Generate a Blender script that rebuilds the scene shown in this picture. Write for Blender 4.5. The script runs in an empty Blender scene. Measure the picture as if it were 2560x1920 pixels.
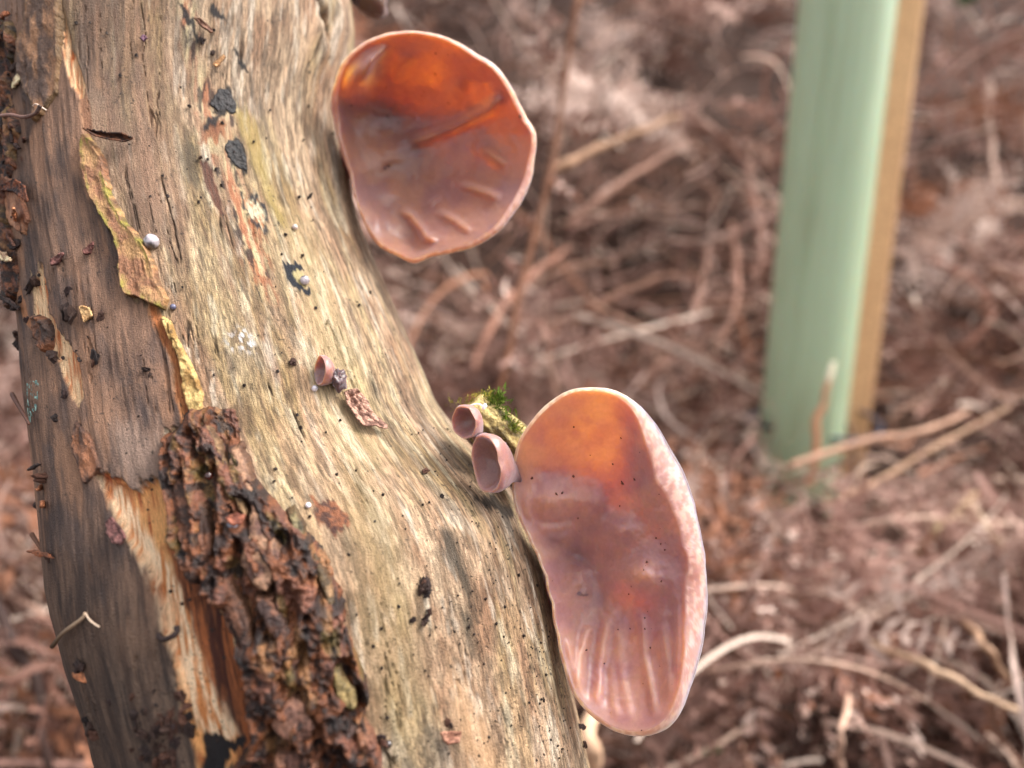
import bpy, math
import numpy as np

# ------------------------------------------------------------------ camera, sky, sun, exposure
scene = bpy.context.scene
F = 1934.0                        # focal length in pixels of the 2560 px wide photograph
PITCH = math.radians(15.7)        # camera looks this far below the horizontal
CAM = np.array([0.0, 0.0, 0.36])
RIGHT = np.array([1.0, 0.0, 0.0])
FWD = np.array([0.0, math.cos(PITCH), -math.sin(PITCH)])
UP = np.array([0.0, math.sin(PITCH), math.cos(PITCH)])
cam_data = bpy.data.cameras.new('camera')
cam = bpy.data.objects.new('camera', cam_data)
scene.collection.objects.link(cam)
cam.location = CAM
cam.rotation_euler = (math.radians(90) - PITCH, 0, 0)
cam_data.sensor_width = 36.0
cam_data.sensor_fit = 'HORIZONTAL'
cam_data.lens = 36.0 * F / 2560.0
cam_data.clip_start = 0.005
cam_data.clip_end = 200.0
cam_data.dof.use_dof = True
cam_data.dof.focus_distance = 0.150
cam_data.dof.aperture_fstop = 9.0
scene.camera = cam

SUN_EL, SUN_AZ = math.radians(54), math.radians(78)     # azimuth from +Y (away from camera) towards +X
world = bpy.data.worlds.new('World')
scene.world = world
world.use_nodes = True
wn = world.node_tree
sky = wn.nodes.new('ShaderNodeTexSky')
sky.sky_type = 'NISHITA'
sky.sun_disc = False
sky.sun_elevation = SUN_EL
sky.sun_rotation = SUN_AZ
sky.air_density = 1.0
sky.dust_density = 4.0
hsv = wn.nodes.new('ShaderNodeHueSaturation')           # thin overcast: paler than a clear sky
hsv.inputs['Saturation'].default_value = 0.22
wn.links.new(sky.outputs[0], hsv.inputs['Color'])
bg = wn.nodes['Background']
wn.links.new(hsv.outputs[0], bg.inputs['Color'])
bg.inputs['Strength'].default_value = 0.145
sun_data = bpy.data.lights.new('sun', 'SUN')
sun = bpy.data.objects.new('sun', sun_data)
scene.collection.objects.link(sun)
sun_data.energy = 1.0
sun_data.angle = math.radians(22)
sun_data.color = (1.0, 0.93, 0.84)
sun.rotation_euler = (math.radians(90) - SUN_EL, 0, math.pi - SUN_AZ)
vs = scene.view_settings
vs.view_transform = 'Standard'
vs.look = 'None'
vs.gamma = 1.0
vs.exposure = 1.66
vs.use_curve_mapping = False
scene.cycles.use_denoising = True
scene.cycles.max_bounces = 10
scene.cycles.caustics_reflective = False
scene.cycles.caustics_refractive = False

# ------------------------------------------------------------------ numeric helpers
rng = np.random.default_rng(7)


def unproj(px, py, d):
    """world point seen at photo pixel (px,py), d metres along the view axis"""
    px, py, d = np.broadcast_arrays(np.asarray(px, float), np.asarray(py, float), np.asarray(d, float))
    return CAM + d[..., None] * (FWD + ((px - 1280) / F)[..., None] * RIGHT - ((py - 960) / F)[..., None] * UP)


def proj(P):
    Q = P - CAM
    d = Q @ FWD
    return 1280 + F * (Q @ RIGHT) / d, 960 - F * (Q @ UP) / d, d


def _hash(ix, iy, iz, seed):
    h = (ix.astype(np.uint32) * np.uint32(374761393) + iy.astype(np.uint32) * np.uint32(668265263)
         + iz.astype(np.uint32) * np.uint32(2147483647) + np.uint32((seed * 974711 + 12345) & 0xffffffff))
    h = (h ^ (h >> np.uint32(13))) * np.uint32(1274126177)
    h = (h ^ (h >> np.uint32(15))) * np.uint32(2246822519)
    h = h ^ (h >> np.uint32(16))
    return h.astype(np.float64) / 4294967295.0


def vnoise(x, y, z=0.0, seed=0):
    if np.ndim(z) == 0:                                  # flat noise: four corners are enough
        x, y = np.broadcast_arrays(np.asarray(x, float), np.asarray(y, float))
        x0, y0 = np.floor(x), np.floor(y)
        fx, fy = x - x0, y - y0
        fx, fy = fx * fx * (3 - 2 * fx), fy * fy * (3 - 2 * fy)
        ix, iy = x0.astype(np.int64), y0.astype(np.int64)
        iz = np.array(int(z * 97), np.int64)
        a, b = _hash(ix, iy, iz, seed), _hash(ix + 1, iy, iz, seed)
        c, d = _hash(ix, iy + 1, iz, seed), _hash(ix + 1, iy + 1, iz, seed)
        return (a * (1 - fx) + b * fx) * (1 - fy) + (c * (1 - fx) + d * fx) * fy
    x, y, z = np.broadcast_arrays(np.asarray(x, float), np.asarray(y, float), np.asarray(z, float))
    x0, y0, z0 = np.floor(x), np.floor(y), np.floor(z)
    fx, fy, fz = x - x0, y - y0, z - z0
    fx, fy, fz = [t * t * t * (t * (t * 6 - 15) + 10) for t in (fx, fy, fz)]
    ix, iy, iz = x0.astype(np.int64), y0.astype(np.int64), z0.astype(np.int64)
    r = 0.0
    for a in (0, 1):
        for b in (0, 1):
            for c in (0, 1):
                w = (fx if a else 1 - fx) * (fy if b else 1 - fy) * (fz if c else 1 - fz)
                r = r + w * _hash(ix + a, iy + b, iz + c, seed)
    return r


def fbm(x, y, z=0.0, oct=4, seed=0, gain=0.5):
    s, a, n = 0.0, 1.0, 0.0
    for i in range(oct):
        s = s + a * vnoise(np.asarray(x) * 2 ** i, np.asarray(y) * 2 ** i, np.asarray(z) * 2 ** i, seed + i * 17)
        n += a
        a *= gain
    return s / n


def sstep(a, b, x):
    t = np.clip((np.asarray(x, float) - a) / (b - a), 0, 1)
    return t * t * (3 - 2 * t)


def sd_poly(U, V, poly):
    """signed distance to polygon, positive inside"""
    best = np.full(U.shape, 1e9)
    inside = np.zeros(U.shape, bool)
    n = len(poly)
    for i in range(n):
        ax, ay = poly[i]
        bx, by = poly[(i + 1) % n]
        ex, ey = bx - ax, by - ay
        t = np.clip(((U - ax) * ex + (V - ay) * ey) / (ex * ex + ey * ey + 1e-12), 0, 1)
        best = np.minimum(best, np.hypot(U - ax - t * ex, V - ay - t * ey))
        c = ((ay > V) != (by > V)) & (U < ex * (V - ay) / (ey + 1e-12) + ax)
        inside ^= c
    return np.where(inside, best, -best)


def d_line(U, V, pts):
    best = np.full(np.shape(U), 1e9)
    for (ax, ay), (bx, by) in zip(pts[:-1], pts[1:]):
        ex, ey = bx - ax, by - ay
        t = np.clip(((U - ax) * ex + (V - ay) * ey) / (ex * ex + ey * ey + 1e-12), 0, 1)
        best = np.minimum(best, np.hypot(U - ax - t * ex, V - ay - t * ey))
    return best


def lin(r, g, b, k=1.0):
    c = np.array([r, g, b], float) / 255.0
    return np.where(c <= 0.04045, c / 12.92, ((c + 0.055) / 1.055) ** 2.4) * k


def mix(a, b, m):
    m = np.asarray(m)[..., None]
    return a * (1 - m) + b * m


def spline(pts, n):
    """Catmull-Rom resample of a list of points"""
    P = np.asarray(pts, float)
    Q = np.vstack([2 * P[0] - P[1], P, 2 * P[-1] - P[-2]])
    t = np.linspace(0, len(P) - 1 - 1e-9, n)
    i = t.astype(int)
    f = (t - i)[:, None]
    p0, p1, p2, p3 = Q[i], Q[i + 1], Q[i + 2], Q[i + 3]
    return 0.5 * (2 * p1 + (p2 - p0) * f + (2 * p0 - 5 * p1 + 4 * p2 - p3) * f ** 2 + (3 * p1 - p0 - 3 * p2 + p3) * f ** 3)


# ------------------------------------------------------------------ object helpers
def mesh_np(name, V, faces, col=None, chart=None, smooth=True):
    """faces: (n,4) or (n,3) int array"""
    V = np.ascontiguousarray(V, dtype=np.float32).reshape(-1, 3)
    parts = [np.asarray(f, dtype=np.int32) for f in (faces if isinstance(faces, tuple) else (faces,)) if len(f)]
    idx = np.concatenate([f.ravel() for f in parts])
    tot = np.concatenate([np.full(len(f), f.shape[1], np.int32) for f in parts])
    me = bpy.data.meshes.new(name)
    me.vertices.add(len(V))
    me.vertices.foreach_set('co', V.ravel())
    me.loops.add(len(idx))
    me.loops.foreach_set('vertex_index', idx)
    me.polygons.add(len(tot))
    me.polygons.foreach_set('loop_start', (np.cumsum(tot) - tot).astype(np.int32))
    me.polygons.foreach_set('loop_total', tot)
    me.polygons.foreach_set('use_smooth', np.full(len(tot), smooth, dtype=bool))
    if col is not None:
        col = np.broadcast_to(np.asarray(col, float).reshape(-1, 3), (len(V), 3))
        a = me.attributes.new('Col', 'FLOAT_COLOR', 'POINT')
        a.data.foreach_set('color', np.hstack([np.clip(col, 0, 1), np.ones((len(V), 1))]).astype(np.float32).ravel())
    if chart is not None:
        a = me.attributes.new('chart', 'FLOAT_VECTOR', 'POINT')
        c = np.zeros((len(V), 3), np.float32)
        c[:, :2] = np.asarray(chart).reshape(-1, 2)
        a.data.foreach_set('vector', c.ravel())
    me.update()
    me.validate()
    return me


def grid_faces(nr, nc, wrap=False):
    i = np.arange(nr - 1)[:, None]
    j = np.arange(nc if wrap else nc - 1)[None, :]
    a = i * nc + j
    b = i * nc + (j + 1) % nc
    return np.stack([a, b, b + nc, a + nc], -1).reshape(-1, 4)


def put(name, me, mat, parent=None, label=None, cat=None, group=None, kind=None, center=True):
    o = bpy.data.objects.new(name, me)
    scene.collection.objects.link(o)
    if me is not None and center and parent is None:
        n = len(me.vertices)
        c = np.empty(n * 3, np.float32)
        me.vertices.foreach_get('co', c)
        c = c.reshape(-1, 3)
        m = c.mean(0)
        me.vertices.foreach_set('co', (c - m).ravel())
        me.update()
        o.location = m
    if mat is not None and me is not None and not me.materials:
        me.materials.append(mat)
    if parent is not None:
        o.parent = parent
        # meshes are written in world space: cancel the parent's placement
        o.location = -np.array(parent.location) if parent.parent is None else (0, 0, 0)
    if label:
        o['label'] = label
    if cat:
        o['category'] = cat
    if group:
        o['group'] = group
    if kind:
        o['kind'] = kind
    return o


def thing(name, loc, label, cat, group=None):
    o = bpy.data.objects.new(name, None)
    scene.collection.objects.link(o)
    o.empty_display_size = 0.01
    o.location = loc
    o['label'] = label
    o['category'] = cat
    if group:
        o['group'] = group
    return o


def tube_mesh(pts, rad, seg=8):
    """closed tube along a polyline; returns V, (quads, tris)"""
    P = np.asarray(pts, float)
    n = len(P)
    rad = np.broadcast_to(np.asarray(rad, float), (n,))
    T = np.gradient(P, axis=0)
    T /= np.linalg.norm(T, axis=1, keepdims=True) + 1e-12
    ref = np.array([0.3, 0.5, 0.8]) if abs(T[0] @ np.array([0.3, 0.5, 0.8])) < 0.9 else np.array([1.0, 0, 0])
    A = np.cross(T, ref)
    A /= np.linalg.norm(A, axis=1, keepdims=True) + 1e-12
    B = np.cross(T, A)
    th = np.linspace(0, 2 * np.pi, seg, endpoint=False)
    V = P[:, None] + rad[:, None, None] * (np.cos(th)[None, :, None] * A[:, None] + np.sin(th)[None, :, None] * B[:, None])
    V = V.reshape(-1, 3)
    Fq = grid_faces(n, seg, True)
    V = np.vstack([V, P[:1], P[-1:]])
    j = np.arange(seg)
    f0 = np.stack([np.full(seg, n * seg), (j + 1) % seg, j], -1)
    f1 = np.stack([np.full(seg, n * seg + 1), (n - 1) * seg + j, (n - 1) * seg + (j + 1) % seg], -1)
    return V, (Fq, np.vstack([f0, f1]))


# ------------------------------------------------------------------ materials
def node_mat(name):
    m = bpy.data.materials.new(name)
    m.use_nodes = True
    nt = m.node_tree
    return m, nt, nt.nodes['Principled BSDF']


def attr_mat(name, rough=0.7, spec=0.3, grain=0.0, grain_scale=(6.0, 0.35), fine=0.0, fine_scale=900.0, bump=0.0,
             bump_dist=0.0003, sss=0.0, translucent=0.0, coat=0.0, sheen=0.0):
    m, nt, bs = node_mat(name)
    N, L = nt.nodes, nt.links
    at = N.new('ShaderNodeAttribute')
    at.attribute_name = 'Col'
    col = at.outputs['Color']
    height = None
    if grain:
        ch = N.new('ShaderNodeAttribute')
        ch.attribute_name = 'chart'
        mp = N.new('ShaderNodeMapping')
        mp.inputs['Scale'].default_value = (grain_scale[0], grain_scale[1], 1)
        L.new(ch.outputs['Vector'], mp.inputs['Vector'])
        nz = N.new('ShaderNodeTexNoise')
        nz.inputs['Scale'].default_value = 1.0
        nz.inputs['Detail'].default_value = 4
        nz.inputs['Roughness'].default_value = 0.62
        L.new(mp.outputs[0], nz.inputs['Vector'])
        rmp = N.new('ShaderNodeMapRange')
        rmp.inputs['From Min'].default_value = 0.28
        rmp.inputs['From Max'].default_value = 0.72
        rmp.inputs['To Min'].default_value = 1 - grain
        rmp.inputs['To Max'].default_value = 1 + grain * 0.75
        L.new(nz.outputs['Fac'], rmp.inputs['Value'])
        mx = N.new('ShaderNodeVectorMath')
        mx.operation = 'SCALE'
        L.new(col, mx.inputs[0])
        L.new(rmp.outputs[0], mx.inputs['Scale'])
        col = mx.outputs[0]
        height = nz.outputs['Fac']
    if fine:
        tc = N.new('ShaderNodeTexCoord')
        nz2 = N.new('ShaderNodeTexNoise')
        nz2.inputs['Scale'].default_value = fine_scale
        nz2.inputs['Detail'].default_value = 4
        L.new(tc.outputs['Object'], nz2.inputs['Vector'])
        rmp = N.new('ShaderNodeMapRange')
        rmp.inputs['From Min'].default_value = 0.3
        rmp.inputs['From Max'].default_value = 0.7
        rmp.inputs['To Min'].default_value = 1 - fine
        rmp.inputs['To Max'].default_value = 1 + fine
        L.new(nz2.outputs['Fac'], rmp.inputs['Value'])
        mx = N.new('ShaderNodeVectorMath')
        mx.operation = 'SCALE'
        L.new(col, mx.inputs[0])
        L.new(rmp.outputs[0], mx.inputs['Scale'])
        col = mx.outputs[0]
        if height is None:
            height = nz2.outputs['Fac']
        else:
            ad = N.new('ShaderNodeMath')
            ad.operation = 'ADD'
            L.new(height, ad.inputs[0])
            L.new(nz2.outputs['Fac'], ad.inputs[1])
            height = ad.outputs[0]
    L.new(col, bs.inputs['Base Color'])
    bs.inputs['Roughness'].default_value = rough
    bs.inputs['Specular IOR Level'].default_value = spec
    if coat:
        bs.inputs['Coat Weight'].default_value = coat
        bs.inputs['Coat Roughness'].default_value = 0.25
    if sheen:
        bs.inputs['Sheen Weight'].default_value = sheen
        bs.inputs['Sheen Roughness'].default_value = 0.5
        bs.inputs['Sheen Tint'].default_value = (0.95, 0.88, 1.0, 1)
    if bump and height is not None:
        bp = N.new('ShaderNodeBump')
        bp.inputs['Strength'].default_value = bump
        bp.inputs['Distance'].default_value = bump_dist
        L.new(height, bp.inputs['Height'])
        L.new(bp.outputs[0], bs.inputs['Normal'])
    if sss:
        bs.inputs['Subsurface Weight'].default_value = 1.0
        bs.inputs['Subsurface Scale'].default_value = sss
        bs.inputs['Subsurface Radius'].default_value = (1.0, 0.78, 0.34)
        bs.inputs['Subsurface Anisotropy'].default_value = 0.6
    if translucent:
        tr = N.new('ShaderNodeBsdfTranslucent')
        L.new(col, tr.inputs['Color'])
        ms = N.new('ShaderNodeMixShader')
        ms.inputs[0].default_value = translucent
        out = N['Material Output']
        L.new(bs.outputs[0], ms.inputs[1])
        L.new(tr.outputs[0], ms.inputs[2])
        L.new(ms.outputs[0], out.inputs['Surface'])
    return m


M_wood = attr_mat('weathered_wood', rough=0.62, spec=0.35, grain=0.50, grain_scale=(8.0, 0.55), fine=0.05, fine_scale=3200, bump=0.9, bump_dist=0.0006)
M_bark = attr_mat('damp_bark', rough=0.6, spec=0.4, grain=0.25, grain_scale=(4.5, 1.2), fine=0.25, fine_scale=2200, bump=0.8, bump_dist=0.0004)
M_rot = attr_mat('rotten_bark', rough=0.6, spec=0.4, fine=0.45, fine_scale=1500, bump=1.0, bump_dist=0.0006)
M_crumb = attr_mat('crumb', rough=0.65, spec=0.4, fine=0.3, fine_scale=2500, bump=0.7, bump_dist=0.0003)
M_moss = attr_mat('moss', rough=0.8, spec=0.2, fine=0.3, fine_scale=2500, translucent=0.25)
M_jelly = attr_mat('jelly_fungus', rough=0.48, spec=0.6, fine=0.05, fine_scale=1400, bump=0.14, bump_dist=0.0002, sss=0.0095, coat=0.18, sheen=0.4)
M_cup = attr_mat('small_jelly_fungus', rough=0.42, spec=0.55, fine=0.12, fine_scale=2400, bump=0.25, bump_dist=0.0002, sss=0.0022, coat=0.25, sheen=0.4)
M_litter = attr_mat('dead_bracken', rough=0.7, spec=0.3, fine=0.25, fine_scale=260, translucent=0.18)
M_stem = attr_mat('dead_stem', rough=0.65, spec=0.3, fine=0.22, fine_scale=220, bump=0.4, bump_dist=0.001)
M_bead = attr_mat('glossy_bead', rough=0.12, spec=0.6, fine=0.2, fine_scale=1600, coat=0.5)
M_leaf = attr_mat('dry_leaf', rough=0.65, spec=0.3, fine=0.35, fine_scale=2400, bump=0.8, bump_dist=0.0004)
M_soil = attr_mat('soil', rough=0.9, spec=0.2, fine=0.5, fine_scale=60, bump=0.6, bump_dist=0.01)

# ------------------------------------------------------------------ ground
K = 0.66                            # reflectance of a surface that reads as full white in the photograph


def C(r, g, b, k=K):
    return lin(r, g, b, k)


def ground_z(x, y):
    """flat by the log, a bracken-covered bank behind"""
    t = np.maximum(0, np.asarray(y, float) - 0.95 - 0.25 * np.asarray(x, float) * 0.3)
    bank = 0.62 * t ** 1.12
    bank = 3.2 * np.tanh(bank / 3.2)
    n = fbm(np.asarray(x) * 1.7 + 5, np.asarray(y) * 1.7, 0, 4, 31) - 0.5
    hole = 0.22 * np.exp(-((np.asarray(x) - 0.20) / 0.22) ** 2 - ((np.asarray(y) - 1.25) / 0.22) ** 2)
    return bank + 0.16 * n * sstep(0.3, 1.4, np.hypot(x, y)) - 0.03 - hole


gx = np.sign(np.linspace(-1, 1, 161)) * np.abs(np.linspace(-1, 1, 161)) ** 2.2 * 60
gy = np.sign(np.linspace(-1, 1, 161)) * np.abs(np.linspace(-1, 1, 161)) ** 2.2 * 60
GX, GY = np.meshgrid(gx, gy)
GZ = ground_z(GX, GY)
gcol = mix(lin(34, 24, 20), lin(76, 54, 44), fbm(GX * 9, GY * 9, 0, 4, 3))
put('ground', mesh_np('ground', np.stack([GX, GY, GZ], -1), grid_faces(161, 161), gcol), M_soil, kind='structure', center=False)

# ------------------------------------------------------------------ the log: surface S(theta, y)
LEFT = np.array([(-4000, -420), (-1500, -260), (-300, -110), (0, -48), (300, -14), (486, 4), (694, 36), (1007, 70), (1180, 98), (1446, 130),
                 (1608, 172), (1736, 216), (1920, 264), (2200, 335), (3500, 640), (6500, 1300)], float)
RGHT = np.array([(-4000, 740), (-1500, 800), (-300, 860), (0, 890), (120, 884), (240, 862), (330, 858), (436, 876), (513, 893), (640, 942),
                 (780, 1000), (930, 1060), (1010, 1090), (1080, 1138), (1150, 1196), (1225, 1262), (1290, 1302), (1400, 1342), (1560, 1381),
                 (1740, 1422), (1920, 1464), (2200, 1530), (3500, 1860), (6500, 2600)], float)


def smooth_tab(tab):
    ys = np.arange(-3900, 6400, 10.0)
    xs = np.interp(ys, tab[:, 0], tab[:, 1])
    k = np.hanning(9)
    k /= k.sum()
    xs = np.convolve(np.pad(xs, 4, 'edge'), k, 'valid')
    return ys, xs


LT, RT = smooth_tab(LEFT), smooth_tab(RGHT)


def axis_depth(y):
    return np.interp(y, [-4000, -1500, 0, 700, 1300, 1900, 2600, 6500], [0.34, 0.262, 0.214, 0.193, 0.177, 0.165, 0.158, 0.150])


def S0(th, y, h=0.0):
    th, y, h = np.broadcast_arrays(np.asarray(th, float), np.asarray(y, float), np.asarray(h, float))
    d = axis_depth(y)
    py = 960 + (y - 960) * 1.075
    aL = np.arctan((np.interp(py, *LT) - 1280) / F)
    aR = np.arctan((np.interp(py, *RT) - 1280) / F)
    ph, be = (aL + aR) / 2, (aR - aL) / 2
    D = d / np.cos(ph)
    r = D * np.sin(be) + h
    X = D * np.sin(ph) + r * (np.sin(th) * np.cos(ph) - np.cos(th) * np.sin(ph))
    Z = D * np.cos(ph) + r * (-np.sin(th) * np.sin(ph) - np.cos(th) * np.cos(ph))
    Y = -(y - 960) / F * d
    return CAM + X[..., None] * RIGHT + Y[..., None] * UP + Z[..., None] * FWD


RU, RV = 50.0, 0.098                # chart scale: millimetres per radian, millimetres per row


def S_normal(th, y):
    e = 1e-3
    a = S0(th + e, y) - S0(th - e, y)
    b = S0(th, np.asarray(y) + 2) - S0(th, np.asarray(y) - 2)
    n = np.cross(a, b)
    n /= np.linalg.norm(n, axis=-1, keepdims=True)
    return -n if np.ravel((n * (S0(th, y, 0.01) - S0(th, y))).sum(-1))[0] < 0 else n


def surf(U, V, h):
    """point at chart (U,V) mm raised h metres off the smooth log"""
    return S0(np.asarray(U) / RU, np.asarray(V) / RV, h)


_th, _yy = np.meshgrid(np.linspace(-1.36, 1.36, 240), np.linspace(0, 1960, 240))
_px, _py, _ = proj(S0(_th, _yy).reshape(-1, 3))


def uv(px, py):
    """chart position (mm) of a photo pixel on the log"""
    i = np.argmin((_px - px) ** 2 + (_py - py) ** 2)
    t, y = _th.ravel()[i], _yy.ravel()[i]
    for _ in range(6):
        p = proj(np.array([S0(t, y), S0(t + 1e-3, y), S0(t, y + 1)]))
        x0, y0 = p[0][0], p[1][0]
        J = np.array([[(p[0][1] - x0) / 1e-3, p[0][2] - x0], [(p[1][1] - y0) / 1e-3, p[1][2] - y0]])
        try:
            s = np.linalg.solve(J, [px - x0, py - y0])
        except np.linalg.LinAlgError:
            break
        t = np.clip(t + np.clip(s[0], -0.1, 0.1), -1.5, 1.5)
        y = y + np.clip(s[1], -60, 60)
    return t * RU, y * RV


def upoly(pts):
    return np.array([uv(*p) for p in pts])


def relief(U, V):
    """shape of the bare wood itself (metres)"""
    h = 0.0011 * (fbm(U / 26, V / 45, 0, 3, 11) - 0.5)
    h = h + 0.0007 * (fbm(U / 4.5, V / 38, 0, 3, 12) - 0.5)
    h = h + 0.00040 * (fbm(U / 0.9, V / 9, 0, 3, 13) - 0.5) - 0.0005 * splits(U, V)
    return h


def splits(U, V):
    """drying splits that run along the grain"""
    w = np.abs(fbm(U / 2.6 + 0.6 * fbm(U / 3, V / 6, 0, 2, 15), V / 60, 0, 3, 16) - 0.5)
    return sstep(0.012, 0.004, w) * sstep(0.54, 0.62, fbm(U / 8, V / 16, 0, 3, 17))


# painted-on regions of the log, outlined on the photo and carried onto the log's own surface
P_ = {}


def region(name, pts):
    P_[name] = upoly(pts)


region('bark_zone', [(-60, -60), (148, -60), (158, 60), (180, 140), (205, 240), (222, 330), (222, 420), (262, 540), (305, 640), (318, 740), (380, 765),
                     (415, 870), (440, 960), (470, 1060), (420, 1080), (415, 1190), (330, 1230), (240, 1180), (290, 1290), (345, 1370), (400, 1480), (430, 1620), (470, 1780),
                     (520, 1935), (200, 1935), (20, 1200), (-60, 500)])
region('band', [(430, -40), (485, -40), (500, 110), (520, 200), (545, 235), (590, 300), (600, 470), (660, 590), (690, 760), (650, 740), (600, 600), (560, 500), (505, 330), (470, 150)])
region('skin_up', [(120, -120), (370, -120), (400, 60), (420, 200), (440, 330), (450, 480), (420, 600), (380, 620), (300, 520), (240, 380), (200, 250), (140, 60)])
region('orange', [(245, 1180), (300, 1195), (345, 1230), (400, 1210), (425, 1260), (445, 1330), (470, 1400), (560, 1530), (622, 1690), (640, 1850), (600, 1935),
                  (515, 1935), (470, 1780), (430, 1620), (400, 1480), (345, 1370), (285, 1270)])
region('orange_dark', [(400, 1370), (445, 1350), (560, 1530), (622, 1690), (640, 1850), (600, 1935), (590, 1860), (540, 1760), (500, 1650), (455, 1530)])
region('cream', [(262, 1215), (300, 1225), (345, 1300), (385, 1385), (440, 1465), (470, 1560), (500, 1640), (560, 1760), (600, 1860), (520, 1850), (470, 1760), (430, 1620), (402, 1480), (345, 1375), (290, 1280)])
region('black_base', [(508, 1850), (512, 1812), (528, 1840), (540, 1836), (548, 1818), (556, 1850), (572, 1862), (588, 1872), (600, 1850), (604, 1880), (580, 1900), (560, 1960), (518, 1960)])
region('slash_a', [(150, 5), (163, 20), (178, 100), (200, 165), (216, 235), (205, 245), (190, 215), (172, 170), (158, 95)])
region('slash_a2', [(205, 245), (216, 235), (232, 290), (240, 330), (225, 335)])
region('slash_b', [(83, 685), (98, 700), (112, 655), (120, 700), (126, 790), (160, 850), (196, 900), (212, 980), (200, 1022), (180, 1000), (158, 910), (120, 870), (92, 800)])
region('slash_c', [(50, 720), (62, 715), (85, 800), (90, 830), (70, 800)])
region('orange_edge', [(375, 755), (400, 775), (415, 800), (440, 850), (470, 930), (485, 1000), (490, 1050), (468, 1075), (455, 1020), (440, 950), (415, 870), (385, 800)])
region('black_1', [(545, 225), (570, 220), (592, 262), (592, 284), (577, 287), (562, 275), (545, 285), (532, 308), (508, 322), (505, 312), (525, 290), (540, 272), (524, 264), (540, 255)])
region('black_2', [(570, 350), (596, 347), (614, 385), (620, 432), (600, 424), (568, 397), (561, 372)])
region('black_3', [(524, 8), (548, 28), (568, 62), (556, 66), (530, 42)])
region('black_4', [(583, 108), (600, 138), (624, 178), (614, 180), (590, 146)])
region('black_5', [(440, 5), (470, 25), (488, 60), (502, 110), (494, 112), (478, 70), (455, 40)])
region('brown_1', [(500, 405), (518, 402), (535, 445), (548, 490), (562, 528), (542, 525), (520, 480), (508, 450)])
region('brown_2', [(505, 300), (560, 285), (565, 320), (520, 345), (500, 335)])
region('eye_black', [(592, 478), (612, 478), (648, 500), (672, 520), (668, 540), (668, 590), (648, 580), (622, 545), (602, 520)])
region('eye_cream', [(602, 488), (630, 502), (660, 520), (664, 545), (662, 582), (646, 560), (630, 545), (610, 520)])
region('crescent', [(703, 646), (715, 655), (740, 655), (763, 674), (740, 680), (738, 700), (752, 712), (778, 722), (779, 738), (760, 730), (732, 714), (714, 688)])
region('crescent_in', [(728, 678), (740, 672), (768, 690), (775, 705), (760, 715), (745, 708)])
region('wet_stain', [(772, 1258), (800, 1256), (815, 1250), (850, 1254), (866, 1270), (880, 1300), (872, 1322), (840, 1332), (805, 1320), (785, 1295)])
region('smear_a', [(1090, 1335), (1125, 1330), (1150, 1390), (1175, 1440), (1200, 1530), (1205, 1570), (1175, 1565), (1150, 1490), (1120, 1430), (1090, 1390)])
region('smear_b', [(1150, 1530), (1175, 1540), (1200, 1640), (1185, 1650)])
region('smear_c', [(1180, 1240), (1230, 1235), (1290, 1290), (1280, 1300), (1220, 1270)])
region('yellow_a', [(580, 280), (625, 270), (650, 330), (690, 480), (720, 560), (690, 540), (640, 440), (620, 370)])
region('yellow_b', [(700, 560), (780, 560), (860, 800), (900, 900), (980, 1130), (900, 1200), (820, 1050), (760, 800)])
region('grey_line', [(630, 180), (660, 270), (680, 350), (720, 470), (700, 440), (650, 340), (615, 220)])
region('white_a', [(595, 820), (620, 830), (640, 880), (625, 890), (585, 870), (560, 870)])
region('pink_a', [(520, 600), (600, 640), (660, 800), (700, 960), (660, 900), (590, 760)])
region('grey_spot', [(465, 330), (495, 350), (500, 470), (470, 460), (455, 400)])
region('pale_low', [(300, 1090), (400, 1060), (430, 1180), (420, 1230), (350, 1240), (300, 1160)])
region('olive_low', [(860, 1150), (960, 1250), (1050, 1700), (1000, 1920), (900, 1600), (860, 1330)])
region('pink_low', [(1130, 1640), (1170, 1700), (1250, 1935), (1180, 1935), (1140, 1780)])


def ragged(U, V):
    wu = U + 2.0 * (fbm(U / 5, V / 9, 0, 3, 21) - 0.5) + 1.0 * (fbm(U / 0.8, V / 2.2, 0, 3, 22) - 0.5)
    wv = V + 3.0 * (fbm(U / 4, V / 9, 0, 3, 23) - 0.5) + 3.2 * (fbm(U / 0.7, V / 3.0, 0, 3, 24) - 0.5)
    return wu, wv


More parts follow.
